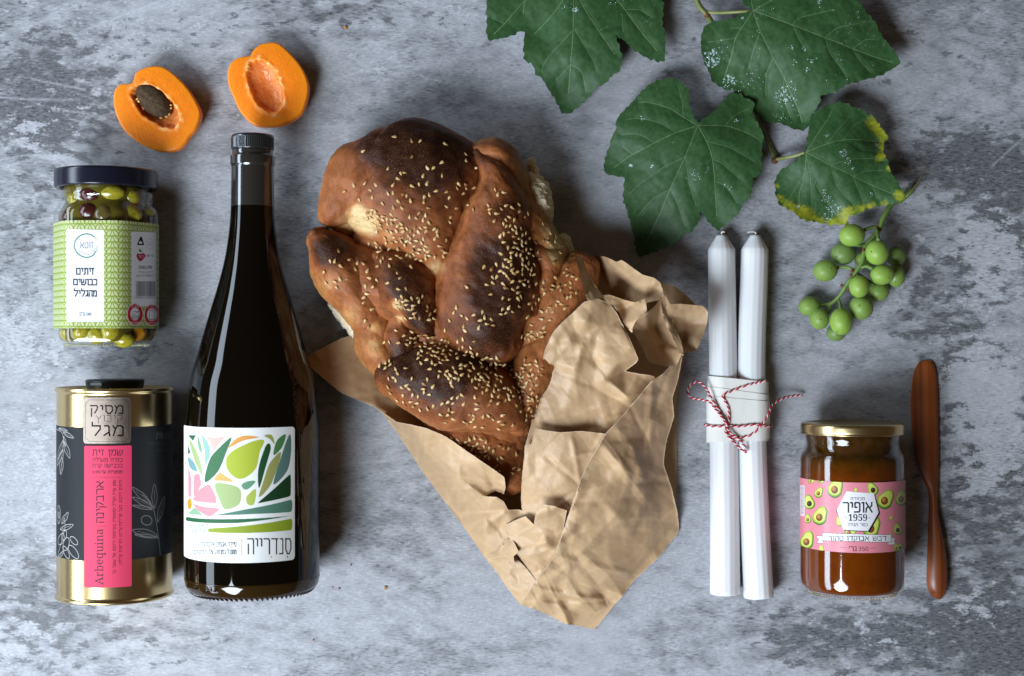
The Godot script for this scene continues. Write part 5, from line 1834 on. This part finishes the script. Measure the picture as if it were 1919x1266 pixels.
func bread() -> void:
	var t := thing("braided_loaf", "browned braided bread loaf strewn with sesame seeds, half inside the paper bag", "bread")
	var m := mat(Color.WHITE, 0.48, 0.30)
	m.vertex_color_use_as_albedo = true
	m.resource_name = "crust"
	# tiny pale blisters and pores of the crust
	var sp := noise(0.10, 3, 51)
	m.albedo_texture = noise_tex(sp, 1024, 1024, false, 1.0, ramp([[0.0, Color(0.82, 0.80, 0.80)], [0.5, Color(0.94, 0.93, 0.93)], [0.70, Color(1, 1, 1)], [1.0, Color(1, 1, 1)]]))
	m.uv1_scale = Vector3(0.32, 0.32, 1)
	m.heightmap_enabled = true
	m.heightmap_texture = m.albedo_texture
	m.heightmap_scale = 0.06
	m.detail_enabled = true
	m.detail_blend_mode = BaseMaterial3D.BLEND_MODE_MIX
	m.detail_albedo = noise_tex(noise(0.02, 2, 5), 64, 64, false, 1.0, ramp([[0.0, lin(0.36, 0.15, 0.055)], [1.0, lin(0.50, 0.24, 0.10)]]))
	m.detail_mask = noise_tex(noise(0.12, 2, 58), 1024, 1024, false, 1.0, ramp([[0.0, Color(0, 0, 0)], [0.74, Color(0, 0, 0)], [0.82, Color(0.5, 0.5, 0.5)], [1.0, Color(0.8, 0.8, 0.8)]]))
	m.detail_uv_layer = BaseMaterial3D.DETAIL_UV_1
	var dark := [[760, 262, 80, 1.0], [800, 300, 70, 0.9], [700, 265, 40, 0.8], [860, 285, 40, 0.6], [835, 340, 40, 0.4], [640, 455, 46, 1.0], [610, 470, 30, 0.6], [750, 525, 50, 1.0], [790, 590, 36, 0.8], [930, 565, 70, 0.9], [965, 470, 55, 0.8], [985, 520, 40, 0.5], [925, 625, 50, 0.5], [780, 692, 60, 1.1], [735, 655, 40, 0.8], [880, 690, 60, 0.7], [830, 745, 36, 0.4], [950, 390, 30, 0.5], [900, 480, 30, 0.4]]
	var pale := [[672, 398, 16, 0.8], [692, 420, 22, 1.3], [730, 446, 16, 0.5], [770, 480, 18, 0.5], [816, 500, 20, 0.6], [655, 420, 20, 0.6], [702, 612, 12, 0.5], [704, 578, 8, 0.4], [748, 572, 10, 1.2], [752, 598, 10, 0.8], [703, 648, 14, 0.6], [660, 590, 24, 0.5], [620, 530, 24, 0.4], [1000, 330, 22, 0.6], [1052, 455, 26, 1.0], [1040, 480, 20, 0.7], [1030, 425, 20, 0.6], [715, 250, 14, 0.5]]
	# the body under the braid
	strand(t, [[715, 350, 27, 84, 25], [780, 450, 29, 128, 27], [820, 570, 29, 128, 27], [870, 690, 28, 110, 26], [910, 780, 22, 80, 20], [940, 860, 16, 60, 14]], m, 0.45, [], [], 1)
	strand(t, [[716, 300, 38, 62, 32], [745, 315, 40, 116, 33], [768, 350, 41, 146, 33], [788, 400, 40, 122, 32], [808, 450, 38, 76, 30], [820, 490, 34, 34, 26]], m, 0.72, dark, pale, 3)
	strand(t, [[712, 312, 37, 62, 31], [680, 338, 37, 72, 31], [650, 374, 34, 52, 28], [634, 397, 30, 32, 24]], m, 0.55, dark, pale, 5)
	strand(t, [[690, 395, 29, 24, 22], [668, 415, 28, 30, 20], [640, 425, 27, 20, 20]], m, 0.2, [], pale, 6)
	strand(t, [[902, 304, 36, 26, 24], [930, 338, 39, 38, 30], [932, 400, 41, 70, 33], [922, 470, 42, 92, 33], [912, 545, 42, 104, 33], [908, 600, 41, 98, 32], [925, 640, 37, 60, 28]], m, 0.74, dark, pale, 8)
	strand(t, [[884, 288, 34, 22, 20], [926, 297, 34, 35, 27], [950, 330, 33, 38, 28], [962, 384, 32, 42, 28], [988, 442, 30, 54, 27], [1030, 482, 26, 38, 21]], m, 0.42, [], pale, 11)
	strand(t, [[608, 456, 32, 30, 26], [632, 486, 35, 56, 30], [664, 534, 35, 60, 30], [688, 588, 30, 40, 26]], m, 0.66, dark, pale, 13)
	strand(t, [[722, 494, 35, 30, 25], [754, 530, 39, 70, 32], [780, 574, 38, 52, 30], [802, 616, 34, 24, 24]], m, 0.7, dark, pale, 17)
	strand(t, [[636, 486, 30, 46, 27], [716, 536, 35, 64, 29], [786, 588, 34, 46, 27]], m, 0.62, dark, pale, 18)
	strand(t, [[704, 566, 27, 38, 24], [708, 610, 29, 48, 26], [714, 652, 30, 46, 27], [730, 692, 29, 32, 24]], m, 0.42, [], pale, 19)
	strand(t, [[756, 590, 32, 26, 25], [756, 622, 33, 42, 27], [756, 652, 33, 44, 26], [766, 682, 30, 30, 22]], m, 0.5, dark, pale, 21)
	strand(t, [[770, 645, 30, 22, 20], [800, 660, 34, 30, 26], [840, 662, 34, 24, 24]], m, 0.5, [], [], 22)
	strand(t, [[744, 702, 34, 42, 26], [787, 708, 39, 72, 31], [852, 723, 41, 86, 32], [918, 748, 39, 66, 30], [960, 778, 32, 30, 24]], m, 0.74, dark, pale, 24)
	strand(t, [[1090, 500, 27, 36, 22], [1062, 545, 30, 54, 26], [1022, 598, 30, 50, 25], [985, 642, 27, 26, 20]], m, 0.46, [], pale, 27)
	strand(t, [[1068, 612, 27, 34, 22], [1022, 660, 30, 50, 26], [990, 725, 30, 46, 26], [975, 790, 26, 30, 22]], m, 0.46, [], [], 29)
	strand(t, [[1000, 470, 32, 26, 24], [1030, 505, 32, 34, 24], [1020, 545, 32, 30, 24]], m, 0.6, [[1000, 480, 30, 0.5]], pale, 30)
	strand(t, [[815, 786, 20, 26, 16], [866, 808, 22, 46, 19], [918, 838, 20, 58, 18], [962, 886, 15, 48, 14]], m, 0.62, [], [], 33)

	# torn white crumb on the right flank and along the lower left edge
	var white := mat(lin(0.90, 0.76, 0.54), 0.9, 0.2)
	for piece in [[[[990, 322, 24, 14, 14], [1004, 354, 27, 26, 19], [1012, 392, 27, 25, 19], [1024, 428, 22, 18, 15]], 41], [[[1046, 440, 18, 16, 13], [1060, 468, 18, 16, 12], [1070, 486, 16, 9, 9]], 43], [[[612, 552, 12, 8, 7], [640, 588, 13, 12, 10], [666, 618, 13, 13, 10], [690, 646, 12, 9, 8]], 45], [[[990, 296, 20, 8, 10], [1000, 318, 20, 9, 11], [1004, 338, 20, 8, 10]], 47]]:
		crumb(t, piece[0], white, piece[1])
	seeds(t)

func crumb(parent: Node3D, pts: Array, m: Material, sd: int) -> void:
	var p3 := []
	for q in pts: p3.append(at(q[0], q[1], q[2] * 0.001))
	var path := spline(p3, 0.0008)
	var n1 := noise(160.0, 4, sd)
	var n2 := noise(700.0, 3, sd + 1)
	var v := PackedVector3Array()
	var seg := 72
	var count := path.size()
	for i in count:
		var f := float(i) / (count - 1)
		var at_k := f * (pts.size() - 1)
		var k := mini(int(at_k), pts.size() - 2)
		var r: float = lerpf(pts[k][3], pts[k + 1][3], at_k - k) * px(0.02)
		var rh: float = lerpf(pts[k][4], pts[k + 1][4], at_k - k) * 0.001
		var e := sqrt(maxf(0.0, 1.0 - pow(absf(f * 2.0 - 1.0), 4.0)))
		var d := (path[mini(i + 1, count - 1)] - path[maxi(i - 1, 0)]).normalized()
		var side := Vector3.UP.cross(d).normalized()
		for j in seg + 1:
			var a := TAU * (j % seg) / seg
			var p := path[i] + (side * r * cos(a) + Vector3.UP * rh * sin(a)) * e
			var o := (side * cos(a) + Vector3.UP * sin(a)) * e
			v.append(p + o * (0.0024 * n1.get_noise_3dv(p) + 0.0008 * n2.get_noise_3dv(p)))
	put("crumb", build(v, grid_idx(count, seg + 1, true)), m, parent)

func seeds(parent: Node3D) -> void:
	# clusters: u, v, half length, half width (px), turn in degrees, how many
	var clusters := [[745, 440, 74, 22, 38, 62], [800, 455, 40, 36, 40, 18], [760, 385, 90, 60, 40, 24], [850, 350, 60, 70, 0, 26], [690, 350, 70, 70, 0, 10], [810, 260, 80, 40, 0, 5],
		[965, 440, 28, 60, 10, 34], [985, 480, 30, 50, 0, 30], [965, 530, 50, 60, 0, 26], [900, 555, 60, 70, 0, 16], [880, 610, 50, 30, 0, 12], [945, 390, 30, 50, 0, 12], [1040, 455, 20, 60, -20, 12],
		[1045, 550, 46, 34, -35, 30], [1000, 628, 24, 9, -15, 16], [1012, 590, 30, 30, 0, 8], [990, 735, 20, 56, 0, 40], [1000, 690, 30, 22, 0, 9],
		[785, 575, 36, 26, 30, 20], [752, 568, 12, 14, 0, 12], [740, 510, 40, 36, 0, 12], [640, 500, 44, 40, 0, 14], [715, 470, 30, 18, 30, 10], [690, 560, 12, 60, 0, 10],
		[810, 650, 50, 22, 15, 34], [850, 690, 80, 22, 20, 40], [935, 710, 50, 34, 40, 44], [870, 745, 100, 44, 10, 34], [770, 740, 50, 36, 40, 22], [900, 790, 80, 14, 5, 14], [735, 690, 26, 20, 0, 8], [880, 835, 50, 26, 15, 36], [940, 870, 40, 36, 0, 16], [870, 655, 40, 14, 20, 10], [745, 625, 30, 40, 0, 8]]
	var rng := RandomNumberGenerator.new()
	rng.seed = 77
	var placed := []
	var shape := seed_mesh()
	var mats := []
	for c in [Color(0.42, 0.245, 0.085), Color(0.52, 0.33, 0.13), Color(0.31, 0.15, 0.045), Color(0.60, 0.42, 0.20)]: mats.append(mat(lin(c.r, c.g, c.b), 0.42, 0.45))
	for q in clusters:
		for k in q[5]:
			for attempt in 8:
				var a := rng.randf() * TAU
				var d := sqrt(rng.randf())
				var off := Vector2(cos(a) * d * q[2], sin(a) * d * q[3]).rotated(deg_to_rad(q[4]))
				var uvp := Vector2(q[0], q[1]) + off
				var ok := true
				for o in placed:
					if o[0].distance_squared_to(uvp) < 42.0:
						ok = false
						break
				if not ok: continue
				var h := 0.06
				var p := Vector3.ZERO
				for it in 5:
					p = at(uvp.x, uvp.y, h)
					var g := top_at(p.x, p.z)
					if g < 0.0: break
					h = g
				var e := 0.0028
				var hx1 := top_at(p.x + e, p.z)
				var hx0 := top_at(p.x - e, p.z)
				var hz1 := top_at(p.x, p.z + e)
				var hz0 := top_at(p.x, p.z - e)
				if minf(minf(hx0, hx1), minf(hz0, hz1)) < 0.012: continue
				var nrm := Vector3(hx0 - hx1, 2 * e, hz0 - hz1).normalized()
				if nrm.y < 0.42: continue
				placed.append([uvp, Vector3(p.x, h, p.z) + nrm * 0.00022, nrm])
				break
	# the first 300 of the shuffled seeds stand singly, those past that are one part
	for k in range(placed.size() - 1, 0, -1):
		var j := rng.randi() % (k + 1)
		var o = placed[k]
		placed[k] = placed[j]
		placed[j] = o
	var extra := placed.size() - 300
	var mm := MultiMesh.new()
	mm.transform_format = MultiMesh.TRANSFORM_3D
	mm.mesh = shape
	mm.instance_count = maxi(extra, 0)
	for k in placed.size():
		var nrm: Vector3 = placed[k][2]
		var f := Vector3(cos(k * 2.4), 0, sin(k * 2.4)).rotated(Vector3.UP, rng.randf() * TAU)
		f = (f - nrm * f.dot(nrm)).normalized()
		var b := Basis(nrm.cross(f), nrm, f) * Basis(Vector3.BACK, rng.randfn(0, 0.2)) * Basis(Vector3.RIGHT, rng.randfn(0, 0.12))
		b = b * Basis.from_scale(Vector3.ONE * rng.randf_range(0.86, 1.12))
		var tr := Transform3D(b, placed[k][1])
		if k < 300:
			var s := put("sesame_seed", shape, mats[rng.randi() % 4], parent)
			s.transform = tr
		else:
			mm.set_instance_transform(k - 300, tr)
	if extra > 0:
		var o := MultiMeshInstance3D.new()
		o.name = "sesame_seeds"
		o.multimesh = mm
		o.material_override = mats[1]
		o.set_meta("kind", "stuff")
		parent.add_child(o, true)

func seed_mesh() -> ArrayMesh:
	var v := PackedVector3Array()
	for i in 9:
		var f := float(i) / 8.0
		var w := sin(PI * pow(f, 0.72)) * (1.0 - 0.25 * f)
		for j in 9:
			var a := TAU * (j % 8) / 8
			v.append(Vector3(cos(a) * w * 0.00105, sin(a) * w * 0.00055, (f - 0.45) * 0.0035))
	return build(v, grid_idx(9, 9, false))

# ------------------------------------------------------------------ the brown paper bag
# outline and inner points are [u, v, height mm]; the sheet is flat between them and creased along their edges
# heights on a triangular lattice, joined by flat facets: sharp folds without a pattern once the plan is warped
func facets(x: float, z: float, cell: float, sd: int) -> float:
	var u := (x + z * 0.57735) / cell
	var w := z * 1.1547 / cell
	var i := int(floor(u))
	var j := int(floor(w))
	var fu := u - i
	var fw := w - j
	var a := facet_height(i + 1, j, sd) if fu > fw else facet_height(i, j + 1, sd)
	var hi := maxf(fu, fw)
	var lo := minf(fu, fw)
	return facet_height(i, j, sd) * (1.0 - hi) + a * (hi - lo) + facet_height(i + 1, j + 1, sd) * lo

func fold_near(x: float, z: float, cell: float) -> float:
	var u := (x + z * 0.57735) / cell
	var w := z * 1.1547 / cell
	var fu: float = u - floorf(u)
	var fw: float = w - floorf(w)
	return minf(minf(fu, fw), minf(1.0 - maxf(fu, fw), absf(fu - fw)))

func facet_height(i: int, j: int, sd: int) -> float:
	var n := (i * 73856093) ^ (j * 19349663) ^ (sd * 83492791)
	n = (n ^ (n >> 13)) * 1274126177
	n = n ^ (n >> 16)
	return float(n & 0xffff) / 32767.5 - 1.0

func paper(parent: Node3D, called: String, outline: Array, inner: Array, m: Material, crumple: float, sd: int, jag := 0.0) -> void:
	var pts := PackedVector2Array()
	var hs := PackedFloat32Array()
	var poly := PackedVector2Array()
	var rng := RandomNumberGenerator.new()
	rng.seed = sd
	for q in outline:
		var p := at(q[0], q[1], q[2] * 0.001)
		poly.append(Vector2(p.x, p.z))
	for q in outline + inner:
		var p := at(q[0], q[1], q[2] * 0.001)
		pts.append(Vector2(p.x, p.z))
		hs.append(q[2] * 0.001)
	# a soft curve through the outline, with the fine teeth of a torn or pinked edge
	var c := Curve2D.new()
	var n := poly.size()
	for k in n + 1:
		var p := poly[k % n]
		var a := poly[(k + n - 1) % n]
		var b := poly[(k + 1) % n]
		var t := (b - a).normalized() * minf(p.distance_to(a), p.distance_to(b)) * 0.14
		if absf((p - a).angle_to(b - p)) > 1.1: t = Vector2.ZERO
		c.add_point(p, -t, t)
	c.bake_interval = 0.0011
	var edge := c.get_baked_points()
	edge.remove_at(edge.size() - 1)
	if jag > 0.0:
		for k in edge.size():
			edge[k] += Vector2(rng.randf_range(-1, 1), rng.randf_range(-1, 1)) * jag
	var idx := Geometry2D.triangulate_delaunay(pts)
	var n1 := noise(17.0, 2, sd)
	var n2 := noise(42.0, 3, sd + 1)
	var n3 := noise(110.0, 2, sd + 2)
	var n4 := noise(9.0, 2, sd + 3)
	var ct := cos(sd * 1.7)
	var stn := sin(sd * 1.7)
	# long straight wrinkles: middle, direction, half length, half width, rise
	var wr := []
	var lo2 := poly[0]
	var hi2 := poly[0]
	for p in poly:
		lo2 = lo2.min(p)
		hi2 = hi2.max(p)
	var extent := (hi2 - lo2).length()
	for k in int(8 + extent * 200.0):
		var a := rng.randf() * TAU
		wr.append([Vector2(rng.randf_range(lo2.x, hi2.x), rng.randf_range(lo2.y, hi2.y)), Vector2(cos(a), sin(a)), rng.randf_range(0.08, 0.26) * extent, rng.randf_range(0.0022, 0.0068), rng.randf_range(0.0006, 0.0021) * (1.0 if rng.randf() < 0.6 else -1.0)])
	var wrinkle := func(p: Vector2, want_line: bool) -> float:
		var h := 0.0
		for w in wr:
			var q: Vector2 = p - w[0]
			var along: float = absf(q.dot(w[1])) / w[2]
			if along > 1.0: continue
			var d: float = absf(q.cross(w[1]))
			if d > w[3]: continue
			var e := 1.0 - ss(0.5, 1.0, along)
			if want_line: h = maxf(h, e * (1.0 - ss(0.0004, 0.0012, d)))
			else: h += w[4] * e * (1.0 - d / w[3])
		return h
	var base := func(x: float, z: float) -> float:
		var p := Vector2(x, z)
		var best := -1e9
		var out := 0.0
		for t in range(0, idx.size(), 3):
			var a := pts[idx[t]]
			var b := pts[idx[t + 1]]
			var d := pts[idx[t + 2]]
			var den := (b - a).cross(d - a)
			if absf(den) < 1e-12: continue
			var w1 := (p - a).cross(d - a) / den
			var w2 := (b - a).cross(p - a) / den
			var w0 := 1.0 - w1 - w2
			var lo := minf(w0, minf(w1, w2))
			if lo > best:
				best = lo
				out = w0 * hs[idx[t]] + w1 * hs[idx[t + 1]] + w2 * hs[idx[t + 2]]
				if lo >= 0.0: break
		return out
	var height := func(x: float, z: float) -> float:
		# a little averaging eases the folds; ridges of noise are the crumples
		var h: float = (base.call(x, z) + base.call(x + 0.0011, z) + base.call(x - 0.0011, z + 0.0007)) / 3.0
		var k := 0.35 + 0.65 * ss(-0.3, 0.4, n4.get_noise_2d(x, z))
		var wx := x * ct - z * stn + 0.016 * n4.get_noise_2d(x, z)
		var wz := x * stn + z * ct + 0.016 * n4.get_noise_2d(x + 3.0, z)
		h += crumple * wrinkle.call(Vector2(x, z), false)
		h += crumple * k * (0.0052 * facets(wx, wz, 0.030, sd) + 0.0040 * facets(wz * 0.8 + wx * 0.6, wx * 0.8 - wz * 0.6, 0.0165, sd + 1) + 0.0011 * facets(wx, wz, 0.007, sd + 2)) + 0.0002 * n3.get_noise_2d(x, z)
		return maxf(h, 0.0009)
	# creased fibres are paler than the flat of the paper
	var worn := func(x: float, z: float) -> Color:
		var wx := x * ct - z * stn + 0.016 * n4.get_noise_2d(x, z)
		var wz := x * stn + z * ct + 0.016 * n4.get_noise_2d(x + 3.0, z)
		var k := 0.09 * ss(0.07, 0.0, fold_near(wx, wz, 0.030)) + 0.06 * ss(0.10, 0.0, fold_near(wz * 0.8 + wx * 0.6, wx * 0.8 - wz * 0.6, 0.0165))
		k += 0.055 * wrinkle.call(Vector2(x, z), true)
		return Color(1, 1, 1) * (0.85 + k * minf(crumple * 1.6, 1.0))
	var o := put(called, sheet(edge, 0.00098, height, worn), m, parent)
	if jag > 0.0:
		# the pale fibres of the cut edge
		var path := PackedVector3Array()
		for q in edge: path.append(Vector3(q.x, height.call(q.x, q.y), q.y))
		path.append(path[0])
		put("cut_edge", tube(path, 0.00022, 0.00022, 5), fibre, o)

var fibre := mat(lin(0.56, 0.43, 0.29), 0.8, 0.2)

func bag() -> void:
	var t := thing("paper_bag", "crumpled brown paper bag torn open round the lower end of the bread", "paper bag")
	var m := mat(Color.WHITE, 0.46, 0.42)
	m.resource_name = "kraft paper"
	m.vertex_color_use_as_albedo = true
	m.albedo_texture = noise_tex(noise(0.12, 5, 61), 512, 512, false, 1.0, ramp([[0.0, lin(0.515, 0.332, 0.178)], [0.5, lin(0.545, 0.357, 0.196)], [1.0, lin(0.575, 0.385, 0.215)]]))
	tri(m, 9.0)
	m.heightmap_enabled = true
	m.heightmap_texture = noise_tex(noise(0.16, 3, 63), 512, 512)
	m.heightmap_scale = 0.012
	m.backlight_enabled = true
	m.backlight = Color(0.16, 0.09, 0.03)
	paper(t, "back_sheet", [[735, 720, 1.2], [900, 560, 1.2], [1085, 480, 1.4], [1160, 505, 1.4], [1240, 545, 1.4], [1290, 610, 1.4], [1268, 750, 1.4], [1262, 975, 1.4], [1114, 1160, 1.2], [985, 1108, 1.2], [850, 935, 1.2]], [[950, 800, 1.2]], m, 0.0, 3)
	paper(t, "side_flap", [[567, 672, 15], [600, 655, 14], [640, 634, 12], [688, 621, 9], [703, 632, 5], [722, 660, 3], [752, 715, 2], [800, 806, 3], [760, 797, 14], [742, 790, 17], [722, 776, 19], [704, 763, 19], [670, 748, 17], [640, 735, 17], [604, 706, 17]], [[660, 690, 13], [690, 700, 9], [640, 665, 14], [700, 740, 14], [730, 760, 12]], m, 0.25, 5, 0.0001)
	paper(t, "front_wall", [[704, 763, 9], [722, 776, 22], [742, 790, 33], [772, 796, 39], [800, 803, 43], [835, 818, 45], [870, 842, 46], [905, 865, 46], [944, 893, 44], [947, 912, 36], [944, 924, 27], [930, 918, 22], [915, 925, 24], [908, 930, 29], [930, 931, 36], [944, 940, 34], [952, 955, 26], [975, 955, 24], [990, 966, 27], [998, 1000, 24], [1004, 1050, 17], [1000, 1085, 11], [986, 1120, 7], [976, 1132, 4], [955, 1104, 2], [935, 1077, 1.5], [905, 1038, 1.2], [880, 1002, 1.2], [850, 962, 1.2], [800, 893, 1.2], [755, 826, 1.4], [730, 790, 2.5], [716, 774, 4]],
		[[800, 850, 27], [860, 890, 33], [900, 960, 19], [930, 1000, 17], [960, 1010, 24], [950, 1050, 11], [915, 985, 23], [880, 930, 27], [970, 1075, 13], [840, 870, 36], [945, 1024, 20]], m, 0.7, 7, 0.0001)
	paper(t, "torn_tongue", [[915, 1046, 12], [950, 1010, 20], [962, 1014, 26], [972, 1034, 29], [962, 1042, 25], [966, 1062, 22], [955, 1056, 16], [950, 1042, 19], [935, 1042, 15]], [[952, 1028, 24]], m, 0.3, 8, 0.0002)
	paper(t, "middle_sheet", [[1008, 760, 45], [1011, 735, 48], [1016, 690, 55], [1022, 655, 58], [1036, 624, 62], [1055, 603, 65], [1075, 585, 66], [1095, 566, 65], [1120, 560, 61], [1143, 571, 57], [1158, 590, 57], [1172, 618, 58], [1186, 650, 57], [1195, 672, 52], [1190, 680, 47], [1170, 695, 42], [1195, 700, 44], [1225, 705, 42], [1232, 730, 38], [1200, 775, 33], [1150, 830, 32], [1100, 880, 33], [1020, 880, 35], [986, 845, 40], [986, 832, 43], [996, 795, 45]],
		[[1100, 640, 61], [1075, 690, 57], [1102, 676, 58], [1135, 712, 55], [1172, 745, 52], [1165, 752, 43], [1110, 720, 50], [1060, 770, 47], [1115, 785, 41], [1150, 655, 60], [1125, 610, 63], [1160, 680, 55], [1090, 600, 66], [1088, 630, 58], [1040, 680, 55]], m, 0.75, 11, 0.00012)
	paper(t, "lower_flap", [[1004, 802, 51], [1020, 806, 52], [1050, 810, 52], [1090, 808, 51], [1138, 813, 48], [1122, 850, 45], [1095, 895, 42], [1072, 950, 36], [1058, 990, 30], [1030, 1000, 26], [996, 985, 26], [980, 962, 28], [977, 935, 32], [979, 890, 39], [983, 856, 45], [984, 834, 48], [996, 832, 48]], [[1040, 860, 48], [1030, 925, 41], [1060, 900, 44], [1000, 900, 42], [1075, 850, 49], [1060, 838, 50]], m, 0.5, 13, 0.0001)
	paper(t, "small_flap", [[1007, 948, 45], [1020, 945, 46], [1040, 948, 46], [1062, 957, 44], [1054, 1000, 38], [1042, 1040, 31], [1022, 1080, 22], [1006, 1087, 18], [988, 1062, 20], [970, 1036, 22], [952, 1002, 23], [946, 984, 24], [966, 975, 29], [985, 968, 34], [1001, 984, 41], [1004, 966, 44]], [[1018, 1005, 38], [1000, 1040, 28], [1020, 1018, 40], [1008, 1022, 30], [1035, 1030, 34], [975, 998, 29]], m, 0.6, 15, 0.0001)
	paper(t, "tucked_lining", [[962, 1040, 14], [985, 1062, 16], [1005, 1088, 16], [1000, 1100, 14], [978, 1130, 7], [962, 1112, 7], [953, 1092, 9], [955, 1062, 12]], [[975, 1085, 11]], m, 0.3, 16)
	paper(t, "outer_wall", [[1219, 716, 62], [1200, 740, 63], [1170, 776, 65], [1137, 811, 66], [1110, 857, 65], [1088, 902, 63], [1068, 960, 57], [1056, 996, 52], [1046, 1022, 46], [1041, 1040, 40], [1022, 1064, 31], [1000, 1096, 21], [976, 1132, 9], [1010, 1144, 7], [1052, 1166, 4], [1085, 1173, 2.5], [1114, 1177, 1.2], [1135, 1154, 2], [1190, 1085, 3], [1235, 1040, 3], [1272, 995, 4], [1269, 962, 8], [1258, 915, 12], [1243, 869, 20], [1247, 830, 28], [1263, 779, 34], [1260, 746, 40], [1270, 712, 46], [1279, 664, 52], [1262, 680, 58], [1243, 700, 61]],
		[[1200, 850, 47], [1180, 795, 58], [1150, 880, 54], [1212, 930, 28], [1192, 970, 33], [1212, 968, 22], [1130, 940, 50], [1175, 930, 38], [1110, 1030, 36], [1150, 1065, 21], [1185, 1010, 24], [1060, 1105, 16], [1105, 1120, 11], [1235, 985, 12], [1140, 1000, 38], [1090, 1075, 27], [1070, 1140, 9], [1240, 940, 16], [1232, 770, 47], [1100, 1085, 22], [1165, 975, 42], [1205, 890, 38]], m, 1.0, 17, 0.0001)
	# the crumpled upper corner
	paper(t, "corner_tip", [[1080, 488, 63], [1088, 479, 58], [1098, 500, 54], [1112, 530, 54], [1132, 556, 60], [1118, 562, 64], [1100, 563, 66], [1092, 532, 67]], [[1100, 530, 60]], m, 0.2, 19)
	paper(t, "rear_rim", [[1112, 478, 30], [1135, 481, 44], [1155, 490, 54], [1165, 487, 57], [1185, 500, 57], [1205, 514, 56], [1225, 520, 54], [1238, 530, 52], [1244, 552, 51], [1236, 562, 48], [1215, 566, 38], [1190, 578, 30], [1160, 570, 24], [1138, 535, 20], [1122, 505, 20]], [[1190, 540, 44], [1160, 520, 38], [1205, 535, 50], [1175, 515, 52]], m, 0.6, 21)
	paper(t, "rear_corner", [[1232, 527, 26], [1262, 535, 26], [1285, 552, 24], [1306, 574, 22], [1270, 590, 24], [1240, 570, 26]], [[1265, 560, 27]], m, 0.3, 23)
	paper(t, "right_ear", [[1240, 552, 54], [1248, 554, 55], [1256, 569, 52], [1275, 569, 51], [1300, 571, 50], [1318, 573, 49], [1327, 584, 46], [1324, 608, 42], [1313, 638, 40], [1304, 656, 41], [1281, 662, 50], [1270, 636, 47], [1254, 600, 48], [1243, 575, 52]], [[1292, 608, 40], [1275, 590, 45], [1300, 630, 44], [1280, 640, 41]], m, 0.5, 25)
	paper(t, "corner_pocket", [[1184, 618, 66], [1192, 600, 66], [1212, 585, 66], [1226, 574, 61], [1240, 556, 56], [1252, 590, 50], [1263, 625, 52], [1279, 656, 57], [1268, 684, 60], [1250, 686, 60], [1236, 683, 60], [1216, 678, 64], [1206, 656, 65], [1194, 634, 66]], [[1228, 615, 38], [1236, 650, 42], [1215, 620, 50], [1250, 640, 40], [1236, 590, 46]], m, 0.5, 27)
	paper(t, "corner_fold", [[1098, 566, 64], [1115, 556, 62], [1140, 552, 58], [1165, 560, 54], [1190, 566, 54], [1208, 560, 60], [1212, 584, 64], [1194, 600, 64], [1184, 624, 60], [1170, 608, 56], [1160, 585, 55], [1142, 570, 60], [1120, 566, 63]], [[1170, 580, 48], [1195, 575, 58]], m, 0.6, 29)
	paper(t, "corner_twist", [[1236, 556, 60], [1246, 556, 59], [1250, 580, 57], [1262, 608, 57], [1276, 640, 58], [1280, 660, 58], [1272, 662, 60], [1258, 628, 61], [1244, 600, 61]], [[1254, 605, 63]], m, 0.3, 31)
